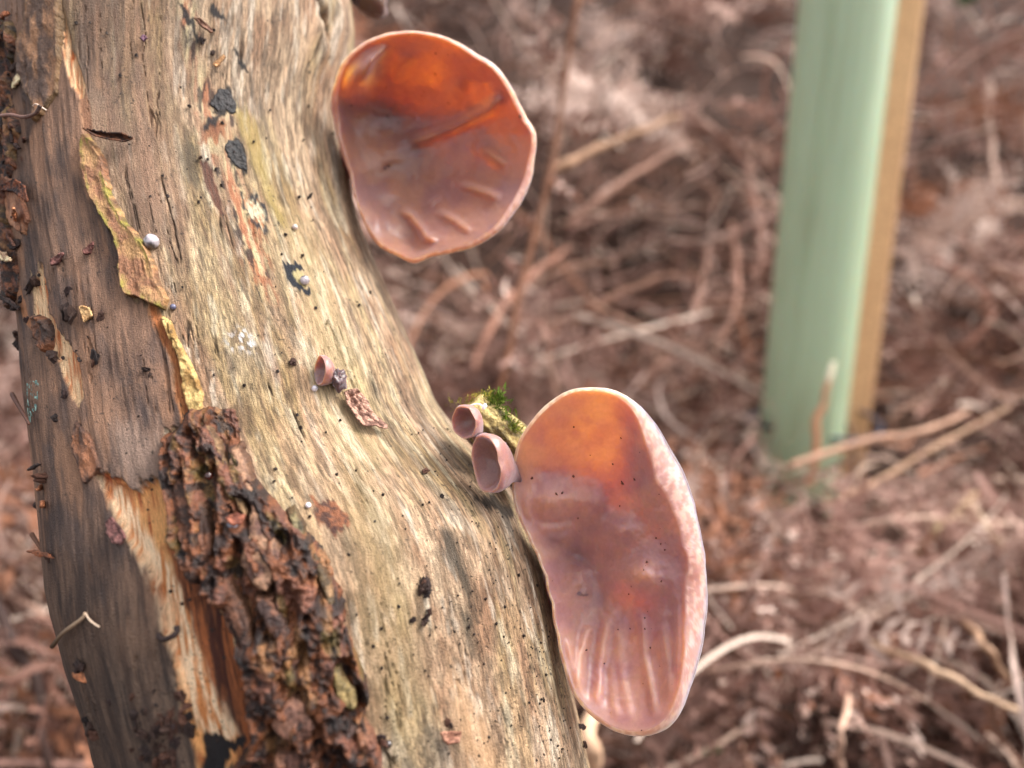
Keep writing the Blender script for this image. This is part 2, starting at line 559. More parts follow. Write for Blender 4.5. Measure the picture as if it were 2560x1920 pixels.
def paint(U, V):
    """colour of the log's surface at chart position (mm)"""
    wu, wv = ragged(U, V)
    s1 = fbm(U / 6.5, V / 60, 0, 4, 41)             # broad streaks along the grain
    s2 = fbm(U / 1.7, V / 14, 0, 5, 42, 0.6)
    s3 = fbm(U / 0.42, V / 5.0, 0, 3, 43)           # fibres
    bl = fbm(U / 8, V / 10, 0, 4, 44)               # blotches
    bl2 = fbm(U / 2.6, V / 5.5, 0, 4, 35)
    fib = fbm(U / 0.30, V / 2.2, 0, 3, 36, 0.65)
    col = mix(C(178, 136, 104), C(248, 214, 176), sstep(0.34, 0.62, 0.25 * s1 + 0.2 * s2 + 0.35 * bl + 0.2 * bl2))
    col = mix(col, C(255, 238, 214), 0.65 * sstep(0.55, 0.68, fbm(U / 1.6, V / 8, 0, 4, 49)))
    col = mix(col, C(206, 188, 118), 0.32 * sstep(0.48, 0.64, fbm(U / 7, V / 26, 0, 4, 46)))
    col = mix(col, C(222, 176, 138), 0.45 * sstep(0.50, 0.64, fbm(U / 4, V / 30, 0, 4, 45)))
    col = mix(col, C(142, 118, 92), 0.50 * sstep(0.52, 0.68, bl2) * sstep(0.35, 0.65, bl))
    col = mix(col, C(130, 98, 72), 0.55 * sstep(0.56, 0.70, fbm(U / 1.0, V / 5, 0, 4, 50)))
    col = mix(col, C(120, 92, 68), 0.5 * sstep(0.50, 0.66, fbm(U / 2.0, V / 9, 0, 5, 37, 0.6)))
    col = col * (0.55 + 0.66 * sstep(0.30, 0.66, fib))[..., None]
    col = mix(col, C(60, 44, 36), 0.85 * splits(U, V))

    def lay(name, c, soft=0.5, amt=1.0, warp=1.0, keep=None):
        nonlocal col
        p = P_[name]
        lo, hi = p.min(0) - 3 * soft - 3, p.max(0) + 3 * soft + 3
        uu, vv = U + (wu - U) * warp, V + (wv - V) * warp
        sel = (uu > lo[0]) & (uu < hi[0]) & (vv > lo[1]) & (vv < hi[1])
        if not sel.any():
            return
        sd = sd_poly(uu[sel], vv[sel], p)
        m = sstep(-soft, soft, sd) * amt
        if keep is not None:
            m = m * keep[sel]
        cc = c[sel] if np.ndim(c) > 1 else np.asarray(c)
        col[sel] = mix(col[sel], cc, m)

    streak = sstep(0.35, 0.65, s2)
    lay('yellow_a', C(206, 178, 96), 1.6, 0.6, 1.6)
    lay('yellow_b', C(255, 226, 160), 4.0, 0.3, 2.0)
    lay('pink_a', C(188, 140, 108), 1.4, 0.7 , keep=streak)
    lay('olive_low', C(182, 154, 104), 4.0, 0.5, 1.6)
    lay('pink_low', C(242, 192, 144), 2.2, 0.7, 1.6)
    lay('grey_line', C(116, 100, 88), 1.2, 0.65, 1.5, keep=0.3 + 0.7 * streak)
    lay('grey_spot', C(92, 84, 68), 1.0, 0.7)
    lay('white_a', C(250, 244, 240), 1.2, 0.95, keep=sstep(0.5, 0.6, fbm(U / 0.7, V / 0.9, 0, 3, 51)))
    # the weathered skin that covers the left half
    skin = mix(C(98, 72, 60), C(184, 140, 112), sstep(0.32, 0.66, 0.5 * bl + 0.3 * s2 + 0.2 * s3))
    skin = mix(skin, C(204, 150, 114), 0.6 * sstep(0.55, 0.70, fbm(U / 4, V / 16, 0, 4, 52)))
    skin = mix(skin, C(88, 78, 80), 0.4 * sstep(0.52, 0.68, fbm(U / 7, V / 11, 0, 4, 53)))
    low = sstep(108, 150, V)
    skin = mix(skin, mix(C(58, 46, 41), C(122, 100, 84), sstep(0.35, 0.7, 0.5 * s2 + 0.5 * s3)), 0.85 * low)
    lay('skin_up', mix(skin, C(176, 140, 112), 0.30 * np.ones_like(U)), 6.0, 0.95, 2.5, keep=0.6 + 0.4 * streak)
    lay('bark_zone', skin, 0.35, 1.0, 0.9)
    ob = fbm(U / 2.2, V / 12, 0, 4, 54)
    orange = mix(C(206, 96, 48), lin(255, 184, 114, 0.85), sstep(0.32, 0.62, 0.5 * ob + 0.5 * s3))
    lay('pale_low', mix(C(140, 112, 100), C(226, 190, 166), s2), 3.0, 0.75, 2.5)
    lay('orange', orange, 0.35)
    lay('cream', mix(C(250, 160, 92), lin(255, 220, 180, 0.98), sstep(0.28, 0.55, s3)), 1.0, 1.0)
    lay('orange_dark', mix(C(74, 34, 24), C(196, 108, 60), sstep(0.40, 0.66, 0.5 * ob + 0.5 * s3)), 0.8, 0.95)
    lay('black_base', C(42, 38, 40), 0.25)
    cream = mix(C(236, 130, 66), lin(255, 214, 166, 0.95), sstep(0.30, 0.6, 0.4 * s2 + 0.6 * s3))
    lay('slash_a', cream, 0.3)
    lay('slash_a2', C(184, 130, 96), 0.4)
    lay('slash_b', cream, 0.3)
    lay('slash_c', C(206, 140, 96), 0.3)
    lay('orange_edge', mix(C(176, 88, 44), C(246, 170, 108), s3), 0.3)
    bb = fbm(U / 1.0, V / 3.5, 0, 4, 55)
    lay('band', mix(C(214, 128, 84), C(255, 230, 176), sstep(0.36, 0.58, bb)), 1.6, 0.75, 1.8, keep=0.25 + 0.75 * sstep(0.35, 0.6, s2))
    lay('band', C(64, 46, 46), 0.8, 0.85, 1.5, keep=sstep(0.60, 0.68, fbm(U / 1.3, V / 4.0, 0, 4, 56)))
    lay('brown_2', mix(C(90, 50, 40), C(214, 136, 88), bb), 0.6, 0.9, 1.4)
    lay('brown_1', mix(C(70, 40, 36), C(140, 84, 60), s3), 0.4, 0.95)
    for k in ('black_1', 'black_2', 'black_3', 'black_4', 'black_5'):
        lay(k, C(36, 33, 36), 0.3, 0.95, 1.0)
    lay('eye_black', C(44, 46, 54), 0.22, 0.95, 1.0, keep=sstep(0.38, 0.5, fbm(U / 1.2, V / 1.6, 0, 3, 58)))
    lay('eye_cream', mix(C(214, 150, 104), C(255, 240, 204), sstep(0.35, 0.6, fbm(U / 1.0, V / 1.5, 0, 3, 59))), 0.25, 1.0, 1.0)
    lay('crescent', C(40, 44, 54), 0.16, 1.0, 0.6)
    lay('crescent_in', C(228, 208, 150), 0.25, 0.9, 0.5)
    lay('wet_stain', mix(C(84, 46, 40), C(176, 106, 70), sstep(0.35, 0.65, fbm(U / 0.8, V / 0.9, 0, 3, 57))), 0.25, 0.92, 1.3)
    lay('smear_a', C(54, 52, 44), 1.5, 0.80, 1.2, keep=0.35 + 0.65 * streak)
    lay('smear_b', C(60, 56, 46), 1.0, 0.7)
    lay('smear_c', C(34, 26, 22), 0.6, 0.9)
    # dark mould specks, thicker on the lower right
    R = sstep(18, 45, U) * sstep(60, 120, V)
    sp = vnoise(U / 0.34, V / 0.42, 0, 61)
    dens = fbm(U / 6, V / 9, 0, 3, 62)
    m = sstep(0.945 - 0.075 * R - 0.10 * sstep(0.5, 0.72, dens), 0.985 - 0.06 * R - 0.08 * sstep(0.5, 0.72, dens), sp)
    col = mix(col, C(56, 42, 34), 0.85 * m)
    sp = vnoise(U / 0.9 + 3, V / 1.1, 0, 63)
    col = mix(col, C(44, 34, 30), 0.8 * sstep(0.955, 0.985, sp + 0.03 * R))
    return col


log_root = thing('dead_log', S0(0.0, 2600.0), 'leaning dead log of streaky cream wood with torn dark bark down one side', 'log')
rows = np.concatenate([np.linspace(-2400, 20, 50)[:-1], np.arange(20, 1900, 2.35), np.linspace(1900, 5600, 60)])
ths = np.concatenate([np.linspace(-1.46, 1.46, 660), np.linspace(1.46, 2 * np.pi - 1.46, 90)[1:-1]])
TH, YY = np.meshgrid(ths, rows)
UU, VV = TH * RU, YY * RV
wrapU = np.where(TH > np.pi, (TH - 2 * np.pi) * RU, UU)
Hh = relief(wrapU, VV)
back = sstep(1.40, 1.9, np.abs(np.where(TH > np.pi, TH - 2 * np.pi, TH)))
# the skin is a raised layer: a low step at its torn edges
WU, WV = ragged(wrapU, VV)
zone = sd_poly(wrapU + (WU - wrapU) * 0.9, VV + (WV - VV) * 0.9, P_['bark_zone'])
Hh = Hh + 0.0006 * sstep(-0.25, 0.25, zone) * (1 - back)
for nm, dep in (('orange', -0.0009), ('slash_a', -0.0006), ('slash_b', -0.0008), ('eye_cream', -0.0004), ('black_2', 0.0002), ('black_1', 0.0002), ('crescent', 0.0002)):
    p = P_[nm]
    lo, hi = p.min(0) - 2, p.max(0) + 2
    sel = (wrapU > lo[0]) & (wrapU < hi[0]) & (VV > lo[1]) & (VV < hi[1])
    Hh[sel] += dep * sstep(-0.3, 0.4, sd_poly(WU[sel], WV[sel], p))
crack = upoly([(798, -10), (810, 40), (818, 90), (824, 150)])
cd = d_line(WU, WV, crack)
Hh = Hh - 0.0030 * np.exp(-(cd / 0.7) ** 2)
for x, y, r, a in ((795, 75, 1.6, 0.0016), (806, 130, 2.0, 0.0022), (845, 60, 4.0, 0.0016), (812, 20, 1.2, 0.0012)):
    u0, v0 = uv(x, y)
    Hh = Hh + a * np.exp(-((wrapU - u0) / r) ** 2 - ((VV - v0) / (r * 1.6)) ** 2)
PV = S0(TH, YY, Hh)
pc = paint(wrapU, VV)
wood_me = mesh_np('bare_wood', PV, grid_faces(len(rows), len(ths), True), pc.reshape(-1, 3), np.stack([wrapU, VV], -1))
put('bare_wood', wood_me, M_wood, log_root)


# raised pieces lying in the log's surface
def patch(name, pts, hfun, cfun, res=0.28, warp=0.8, mat=None, parent=None, seed=0, label=None, edge=0.35, kind=None):
    p = upoly(pts)
    lo, hi = p.min(0) - 1.2, p.max(0) + 1.2
    us = np.arange(lo[0], hi[0], res)
    vs_ = np.arange(lo[1], hi[1], res)
    U, V = np.meshgrid(us, vs_)
    wu = U + warp * 2 * (fbm(U / 3, V / 3, seed, 3, 71) - 0.5) + warp * 0.8 * (fbm(U / 0.8, V / 0.8, seed, 2, 72) - 0.5)
    wv = V + warp * 2 * (fbm(U / 3, V / 3, seed, 3, 73) - 0.5) + warp * 0.8 * (fbm(U / 0.8, V / 0.8, seed, 2, 74) - 0.5)
    sd = sd_poly(wu, wv, p)
    h = hfun(sd, U, V) * sstep(-edge * 0.3, edge, sd) - 0.0004 * sstep(0.1, -0.5, sd)
    base = relief(U, V)
    P = surf(U, V, base + h)
    col = cfun(sd, U, V, h)
    fc = grid_faces(*U.shape)
    ok = (sd > -0.55).ravel()
    fc = fc[ok[fc].all(1)]
    used = np.unique(fc)
    remap = np.full(U.size, -1)
    remap[used] = np.arange(len(used))
    me = mesh_np(name, P.reshape(-1, 3)[used], remap[fc], col.reshape(-1, 3)[used], np.stack([U, V], -1).reshape(-1, 2)[used])
    return put(name, me, mat or M_bark, parent or log_root, label=label, kind=kind)


def h_sheet(t, rough, seed, scale=2.0):
    return lambda sd, U, V: t + rough * (fbm(U / scale, V / scale, 0, 4, seed) - 0.5) * 2 + 0.35 * t * np.exp(-np.maximum(sd, 0) / 0.8)


def c_two(a, b, seed, su=2.0, sv=4.0, lo=0.35, hi=0.65, edge=None):
    def f(sd, U, V, h):
        c = mix(C(*a), C(*b), sstep(lo, hi, fbm(U / su, V / sv, 0, 5, seed)))
        sp = vnoise(U / 0.4, V / 0.4, 0, seed + 5)
        c = mix(c, C(40, 28, 24), 0.75 * sstep(0.90, 0.96, sp))
        if edge is not None:
            c = mix(c, C(*edge), 0.7 * sstep(0.9, 0.1, sd))
        return c
    return f


# olive raised strip of bark
def c_olive(sd, U, V, h):
    c = mix(C(160, 108, 74), C(200, 152, 100), sstep(0.35, 0.65, fbm(U / 2, V / 3, 0, 5, 81)))
    c = mix(c, C(160, 152, 50), 0.85 * sstep(1.6, 0.3, sd) * sstep(0.48, 0.62, fbm(U / 1.5, V / 5, 0, 4, 82)))
    return mix(c, C(62, 46, 32), 0.6 * sstep(0.6, 0.05, sd) * sstep(0.4, 0.6, fbm(U / 0.8, V / 0.8, 0, 3, 83)))


patch('bark_strip', [(220, 336), (240, 355), (262, 400), (276, 450), (290, 500), (318, 552), (348, 592), (378, 632), (392, 682), (408, 722), (428, 752), (415, 775),
                     (390, 765), (350, 747), (325, 742), (310, 700), (305, 640), (290, 590), (260, 540), (235, 490), (218, 430), (212, 380)],
      h_sheet(0.0017, 0.0005, 84), c_olive, 0.2, 0.55, label='olive tan raised strip of bark with a mossy torn edge')
patch('bark_strip', [(405, 790), (428, 800), (452, 860), (475, 905), (495, 945), (508, 990), (500, 1045), (478, 1040), (462, 985), (450, 920), (430, 860)],
      h_sheet(0.0012, 0.0007, 85, 1.2), c_two((170, 128, 66), (226, 190, 120), 86, 1.5, 2.0), 0.22, 0.4)
# torn flakes of bark on the dark side
patch('bark_flake', [(85, -30), (150, -30), (158, 60), (160, 150), (155, 235), (118, 290), (96, 312), (100, 262), (76, 225), (58, 170), (70, 90)],
      h_sheet(0.0014, 0.0006, 87), c_two((104, 76, 60), (182, 132, 94), 88, edge=(120, 92, 52)), 0.26, 0.6)
patch('bark_flake', [(8, 420), (40, 450), (70, 500), (84, 550), (70, 590), (40, 560), (20, 500)],
      h_sheet(0.0012, 0.0004, 89), c_two((150, 96, 68), (206, 144, 104), 90), 0.26, 0.5)
patch('bark_flake', [(196, 1052), (228, 1082), (246, 1120), (262, 1172), (236, 1196), (222, 1212), (204, 1160), (188, 1110)],
      h_sheet(0.0011, 0.0005, 91), c_two((104, 70, 52), (190, 124, 84), 92, edge=(70, 42, 30)), 0.22, 0.45)
patch('bark_flake', [(92, 790), (118, 795), (132, 825), (130, 862), (118, 880), (98, 850)],
      h_sheet(0.0013, 0.0008, 93, 1.0), c_two((70, 46, 34), (150, 92, 58), 94), 0.22, 0.5)


# the crumbling brown mass of rotten bark
def h_rot(sd, U, V):
    r = 1 - np.abs(2 * fbm(U / 4.2 + 0.05 * V, V / 9.0, 0, 4, 101) - 1)
    r2 = 1 - np.abs(2 * fbm(U / 1.1, V / 1.6, 0, 4, 102) - 1)
    return 0.0004 + 0.0042 * sstep(0.55, 0.98, r) + 0.0014 * (r2 - 0.6) + 0.0020 * sstep(0, 3, sd) * (fbm(U / 6, V / 9, 0, 3, 103) - 0.35)


def c_rot(sd, U, V, h):
    f = fbm(U / 1.3, V / 1.8, 0, 5, 104)
    c = mix(C(56, 32, 24), C(158, 100, 62), sstep(0.36, 0.66, f))
    c = mix(c, C(206, 160, 112), 0.7 * sstep(0.58, 0.70, fbm(U / 2.0, V / 7, 0, 4, 105)))
    c = mix(c, C(172, 120, 104), 0.6 * sstep(0.52, 0.66, fbm(U / 3.5, V / 5, 0, 3, 106)))
    c = mix(c, C(138, 128, 60), 0.5 * sstep(0.60, 0.70, fbm(U / 2.0, V / 6, 0, 4, 107)))
    c = mix(c, C(36, 22, 20), 0.85 * sstep(0.54, 0.66, fbm(U / 1.2, V / 1.6, 0, 4, 108)))
    return c * np.array([0.58, 0.48, 0.40])


patch('rotten_bark', [(415, 1090), (455, 1060), (480, 1022), (520, 1015), (588, 1028), (602, 1105), (640, 1190), (682, 1240), (732, 1290), (792, 1352), (832, 1420), (855, 1480),
                      (866, 1560), (900, 1650), (918, 1712), (910, 1762), (932, 1832), (962, 1945), (560, 1945), (610, 1880), (640, 1850), (622, 1690), (560, 1530),
                      (472, 1400), (442, 1330), (425, 1200)], h_rot, c_rot, 0.19, 0.7, mat=M_rot, edge=0.9,
      label='crumbling dark brown mass of rotten bark')


patch('rotten_bark', [(-12, 40), (40, 50), (58, 110), (36, 180), (46, 260), (62, 330), (52, 420), (30, 480), (36, 560), (56, 640), (62, 720), (44, 780), (28, 700), (12, 600), (-12, 500)],
      lambda sd, U, V: 0.45 * h_rot(sd, U, V) + 0.0004, c_rot, 0.22, 0.9, mat=M_rot, edge=0.6, seed=3, label='dark torn bark along the shaded edge of the log')


def h_ridge(t, seed):
    return lambda sd, U, V: t * (1 - 0.25 * np.exp(-np.maximum(sd, 0) / 0.5)) + 0.0008 * (fbm(U / 1.6, V / 2.2, 0, 4, seed) - 0.5)


for i, (pts, t, a, b) in enumerate([
    ([(498, 1045), (530, 1050), (552, 1085), (580, 1150), (612, 1205), (632, 1270), (618, 1300), (596, 1250), (565, 1180), (535, 1110), (505, 1075)], 0.0040, (140, 96, 58), (206, 160, 110)),
    ([(575, 1112), (606, 1106), (642, 1190), (657, 1262), (702, 1330), (716, 1392), (702, 1432), (682, 1482), (640, 1450), (614, 1400), (618, 1340), (634, 1268), (602, 1200), (582, 1150)], 0.0046, (150, 100, 82), (214, 160, 122)),
    ([(640, 1470), (690, 1470), (720, 1520), (752, 1580), (762, 1640), (745, 1700), (716, 1660), (690, 1590), (660, 1530)], 0.0042, (92, 58, 48), (170, 112, 84)),
    ([(718, 1585), (742, 1590), (748, 1630), (735, 1655), (716, 1640), (708, 1610)], 0.0056, (200, 130, 74), (226, 160, 98)),
    ([(684, 1752), (716, 1712), (742, 1712), (772, 1732), (800, 1790), (790, 1826), (752, 1836), (712, 1818), (690, 1790)], 0.0044, (150, 98, 78), (200, 140, 112)),
    ([(700, 1850), (760, 1846), (800, 1880), (830, 1945), (680, 1945)], 0.0040, (140, 86, 66), (206, 140, 106)),
    ([(715, 1268), (742, 1262), (762, 1300), (768, 1340), (750, 1352), (725, 1322)], 0.0038, (96, 84, 52), (180, 160, 110)),
    ([(770, 1355), (800, 1392), (830, 1440), (845, 1500), (836, 1570), (815, 1520), (792, 1450), (768, 1400)], 0.0034, (120, 92, 52), (214, 166, 116)),
    ([(810, 1640), (850, 1640), (880, 1690), (890, 1750), (862, 1762), (830, 1720)], 0.0044, (128, 108, 52), (208, 176, 110)),
    ([(870, 1740), (890, 1780), (925, 1880), (935, 1945), (905, 1945), (888, 1860)], 0.0026, (180, 110, 72), (240, 178, 128)),
    ([(440, 1180), (500, 1200), (545, 1290), (560, 1380), (520, 1400), (470, 1340), (448, 1260)], 0.0036, (96, 58, 40), (170, 108, 76)),
    ([(548, 1420), (600, 1440), (640, 1540), (650, 1620), (620, 1640), (585, 1540)], 0.0034, (70, 42, 34), (150, 96, 68)),
]):
    patch('bark_flake', pts, h_ridge(t, 120 + i), c_two([v * 0.70 for v in a], [v * 0.78 for v in b], 140 + i, 1.6, 2.2, edge=(90, 60, 38)), 0.2, 0.6, mat=M_rot, seed=i * 1.7, edge=0.6)

# crust patches standing a little proud
for i, (pts, c1, c2, t, lb) in enumerate([
    ([(78, 952), (98, 945), (108, 962), (104, 1000), (100, 1030), (88, 1066), (80, 1040), (76, 990)], (120, 160, 150), (176, 206, 190), 0.0005, 'turquoise patch of mould'),
    ([(570, 350), (596, 347), (614, 385), (620, 432), (600, 424), (568, 397), (561, 372)], (24, 22, 24), (48, 42, 40), 0.0003, 'black crust of fungus'),
    ([(545, 225), (570, 220), (592, 262), (592, 284), (577, 287), (562, 275), (545, 285), (524, 264)], (24, 22, 26), (48, 42, 42), 0.0003, 'black crust of fungus'),
]):
    patch('crust_patch', pts, h_sheet(t, 0.00025, 160 + i, 0.8), c_two(c1, c2, 170 + i, 0.8, 0.8), 0.18, 0.6, mat=M_rot, label=lb)


# ------------------------------------------------------------------ jelly ear fungi
def by_angle(pts, c, ang):
    p = np.asarray(pts, float) - np.asarray(c, float)
    a = np.arctan2(p[:, 1], p[:, 0])
    r = np.hypot(p[:, 0], p[:, 1])
    o = np.argsort(a)
    a, r = a[o], r[o]
    a = np.concatenate([a - 2 * np.pi, a, a + 2 * np.pi])
    r = np.concatenate([r, r, r])
    rr = np.interp(ang, a, r)
    k = np.hanning(9)
    k /= k.sum()
    return np.convolve(np.concatenate([rr[-4:], rr, rr[:4]]), k, 'valid')


def ear_mesh(name, outer, inner, c, dfun, bump, thick, root, col_in, col_out, rim_min=0.0011, n_ang=320, n_rad=100):
    """closed ear-shaped cup: hollow face, rolled margin and outer skin.  dfun/bump work on photo pixels and give metres of depth"""
    ang = np.linspace(-np.pi, np.pi, n_ang, endpoint=False)
    ro, ri = by_angle(outer, c, ang), by_angle(inner, c, ang)
    rimw = 0.75 + 0.5 * fbm(np.cos(ang) * 3, np.sin(ang) * 3, 0, 2, 4)
    ri = np.minimum(ro - (ro - ri) * rimw, ro - 3.5)
    wob = 1 + 0.014 * (fbm(np.cos(ang) * 7, np.sin(ang) * 7, 0, 4, 5) - 0.5)
    ro, ri = ro * wob, ri * wob
    ux, uy = np.cos(ang), np.sin(ang)
    ts = np.linspace(0.012, 1, n_rad) ** 0.85
    PX, PY, DD, CC = [], [], [], []

    def ring(px, py, d, col):
        PX.append(px); PY.append(py); DD.append(d); CC.append(np.broadcast_to(col, (n_ang, 3)))

    for t in ts:                                        # hollow face, from its middle to the margin
        px, py = c[0] + ux * ri * t, c[1] + uy * ri * t
        d = dfun(px, py, np.full(n_ang, t)) - bump(px, py) * sstep(1.02, 0.86, t)
        ring(px, py, d, col_in(px, py, t))
    dm = DD[-1]
    band = np.maximum(rim_min, (ro - ri) * dm / F * 0.8)
    for s in np.linspace(0.08, 1, 14):                  # margin rolls over to the outer skin
        a = s * np.pi / 2
        r = ri + (ro - ri) * np.sin(a)
        px, py = c[0] + ux * r, c[1] + uy * r
        m = 0.00018 * (fbm(px / 9, py / 9, 0, 3, 9) - 0.5)
        ring(px, py, dm + band * (1 - np.cos(a)) + m, col_out(px, py, s))
    for t in ts[::-1][1:][::2]:                         # outer skin
        px, py = c[0] + ux * ro * t, c[1] + uy * ro * t
        d = dfun(px, py, np.full(n_ang, t)) - bump(px, py) * sstep(1.02, 0.86, t)
        flesh = root[3] * np.exp(-((px - root[0]) / root[2]) ** 2 - ((py - root[1]) / root[2]) ** 2)
        ring(px, py, d + band * t ** 4 + thick * (1 - t ** 4) + flesh * (1 - t ** 6), col_out(px, py, 1.0))
    n = len(PX)
    V = unproj(np.array(PX), np.array(PY), np.array(DD)).reshape(-1, 3)
    col = np.array(CC).reshape(-1, 3)
    V = np.vstack([V, V[:n_ang].mean(0), V[-n_ang:].mean(0)])
    col = np.vstack([col, col[:1], col[-1:]])
    j = np.arange(n_ang)
    f0 = np.stack([np.full(n_ang, n * n_ang), (j + 1) % n_ang, j], -1)
    f1 = np.stack([np.full(n_ang, n * n_ang + 1), (n - 1) * n_ang + j, (n - 1) * n_ang + (j + 1) % n_ang], -1)
    return mesh_np(name, V, (grid_faces(n, n_ang, True)[:, ::1], np.vstack([f0, f1])), col)


def bumps(lumps, ridges):
    def f(px, py):
        h = np.zeros(np.shape(px))
        for x, y, rx, ry, rot, amp in lumps:
            ca, sa = math.cos(math.radians(rot)), math.sin(math.radians(rot))
            dx, dy = px - x, py - y
            h = h + amp * np.exp(-((dx * ca + dy * sa) / rx) ** 2 - ((-dx * sa + dy * ca) / ry) ** 2)
        for pts, w, amp in ridges:
            ends = np.minimum(np.hypot(px - pts[0][0], py - pts[0][1]), np.hypot(px - pts[-1][0], py - pts[-1][1]))
            h = h + amp * np.exp(-(d_line(px, py, pts) / w) ** 2) * (1 - 0.85 * np.exp(-(ends / (1.7 * w)) ** 2))
        vein = 1 - np.abs(2 * fbm(px / 42, py / 42, 0, 4, 211) - 1)
        h = h + 0.55 * (vein - 0.6) + 0.9 * (fbm(px / 95, py / 95, 0, 2, 212) - 0.5)
        return h * 1e-3
    return f


def blob(center, r, normal=None, squash=1.0, seed=0, rough=0.3, nu=10, nv=7):
    """small irregular lump"""
    th = np.linspace(0, 2 * np.pi, nu, endpoint=False)
    ph = np.linspace(0, np.pi, nv)[1:-1]
    TH_, PH = np.meshgrid(th, ph)
    D = np.stack([np.sin(PH) * np.cos(TH_), np.sin(PH) * np.sin(TH_), np.cos(PH)], -1).reshape(-1, 3)
    D = np.vstack([D, [[0, 0, 1], [0, 0, -1]]])
    R = 1 + rough * 3.0 * (fbm(D[:, 0] * 1.6 + seed * 7.1, D[:, 1] * 1.6, D[:, 2] * 1.6 + seed, 3, 77) - 0.5)
    P = D * R[:, None]
    if normal is not None:
        n = np.asarray(normal) / np.linalg.norm(normal)
        P = P - np.outer(P @ n, n) * (1 - squash)
    V = np.asarray(center) + P * r
    m = len(ph)
    j = np.arange(nu)
    q = grid_faces(m, nu, True)
    t0 = np.stack([np.full(nu, m * nu), j, (j + 1) % nu], -1)
    t1 = np.stack([np.full(nu, m * nu + 1), (m - 1) * nu + (j + 1) % nu, (m - 1) * nu + j], -1)
    return V, (q, np.vstack([t0, t1]))


def join(parts):
    """[(V,(q,t),col)] -> V, (q,t), col"""
    Vs, qs, ts_, cs, o = [], [], [], [], 0
    for V, fc, c in parts:
        q, t = fc if isinstance(fc, tuple) else (fc, np.zeros((0, 3), int))
        Vs.append(V)
        qs.append(np.asarray(q).reshape(-1, 4) + o)
        ts_.append(np.asarray(t).reshape(-1, 3) + o)
        cs.append(np.broadcast_to(c, (len(V), 3)))
        o += len(V)
    return np.vstack(Vs), (np.vstack(qs), np.vstack(ts_)), np.vstack(cs)


# ---- the large kidney-shaped ear low on the log
big_out = [(1470, 967), (1529, 972), (1582, 997), (1623, 1038), (1671, 1115), (1706, 1174), (1730, 1239), (1744, 1298), (1756, 1357), (1765, 1422),
           (1768, 1487), (1762, 1570), (1747, 1652), (1724, 1723), (1706, 1776), (1677, 1818), (1635, 1838), (1594, 1844), (1547, 1833), (1493, 1803),
           (1458, 1771), (1428, 1729), (1408, 1664), (1393, 1587), (1381, 1511), (1364, 1440), (1343, 1387), (1316, 1333), (1293, 1286), (1281, 1233),
           (1282, 1168), (1296, 1103), (1328, 1050), (1375, 1003), (1423, 976)]
big_in = [(1470, 975), (1525, 982), (1570, 1009), (1594, 1042), (1617, 1109), (1641, 1192), (1671, 1251), (1694, 1310), (1701, 1369), (1709, 1440), (1718, 1522),
          (1715, 1587), (1706, 1658), (1697, 1723), (1675, 1778), (1640, 1815), (1592, 1830), (1550, 1822), (1498, 1794), (1464, 1763), (1436, 1724), (1416, 1662),
          (1401, 1587), (1389, 1511), (1372, 1440), (1351, 1387), (1324, 1333), (1301, 1286), (1289, 1233), (1290, 1168), (1304, 1105), (1334, 1056),
          (1380, 1011), (1426, 984)]
big_c = (1500, 1420)


def big_depth(px, py, t):
    d = 0.1585 - 0.008 * (px - 1281) / 440 - 0.004 * sstep(1300, 970, py) - 0.006 * sstep(1450, 1840, py)
    return d + 0.0085 * (1 - t ** 2.0) * (0.72 + 0.28 * np.exp(-((px - 1430) / 140) ** 2))


big_bump = bumps(
    [(1385, 1255, 66, 50, 0, 4.6), (1480, 1260, 36, 46, 0, 2.2), (1600, 1440, 62, 54, 0, 5.0), (1548, 1330, 42, 40, 30, 3.2), (1440, 1390, 56, 42, 0, -3.6),
     (1385, 1358, 32, 22, 0, -1.6), (1500, 1470, 34, 60, 0, -1.6), (1620, 1250, 90, 130, 0, 0.8)],
    [([(1335, 1322), (1400, 1326), (1450, 1300)], 16, 1.6), ([(1478, 1550), (1452, 1640), (1448, 1730)], 15, 1.5), ([(1520, 1530), (1502, 1650), (1494, 1770)], 14, 1.2),
     ([(1545, 1550), (1552, 1680), (1578, 1815)], 14, 0.6), ([(1604, 1530), (1612, 1640), (1644, 1800)], 10, 0.8), ([(1652, 1520), (1666, 1640), (1680, 1750)], 12, 0.6),
     ([(1694, 1480), (1698, 1600), (1692, 1700)], 9, 0.5), ([(1422, 1580), (1428, 1680), (1460, 1765)], 13, 0.9), ([(1524, 1640), (1532, 1720), (1548, 1815)], 12, 0.5)])


def jelly_in(base, alt):
    a, b = lin(*base), lin(*alt)

    def f(px, py, t):
        n = fbm(px / 60, py / 60, 0, 4, 201)
        c = mix(a, b, sstep(0.3, 0.7, n))
        return c * (0.93 + 0.14 * fbm(px / 7, py / 7, 0, 2, 202))[..., None]
    return f


def jelly_out(base, alt):
    a, b = lin(*base), lin(*alt)

    def f(px, py, s):
        n = fbm(px / 9, py / 14, 0, 4, 203)
        return mix(a, b, sstep(0.42, 0.62, n))
    return f


bigear = thing('jelly_ear_fungus', unproj(1395, 1480, 0.160), 'large kidney-shaped pinkish jelly fungus with broad pale rim and ribbed lower half', 'fungus')
me = ear_mesh('cup', big_out, big_in, big_c, big_depth, big_bump, 0.0015, (1440, 1400, 125, 0.012), jelly_in((176, 128, 112), (160, 112, 108)), jelly_out((176, 132, 122), (202, 164, 154)))
big_cup = put('cup', me, M_jelly, bigear)
V, fq = tube_mesh([unproj(1450, 1450, 0.1640), unproj(1425, 1470, 0.167), unproj(1385, 1485, 0.1695), unproj(1340, 1490, 0.172)], [0.0035, 0.004, 0.0045, 0.005], 20)
put('stalk', mesh_np('stalk', V, fq, lin(170, 108, 96)), M_jelly, bigear)


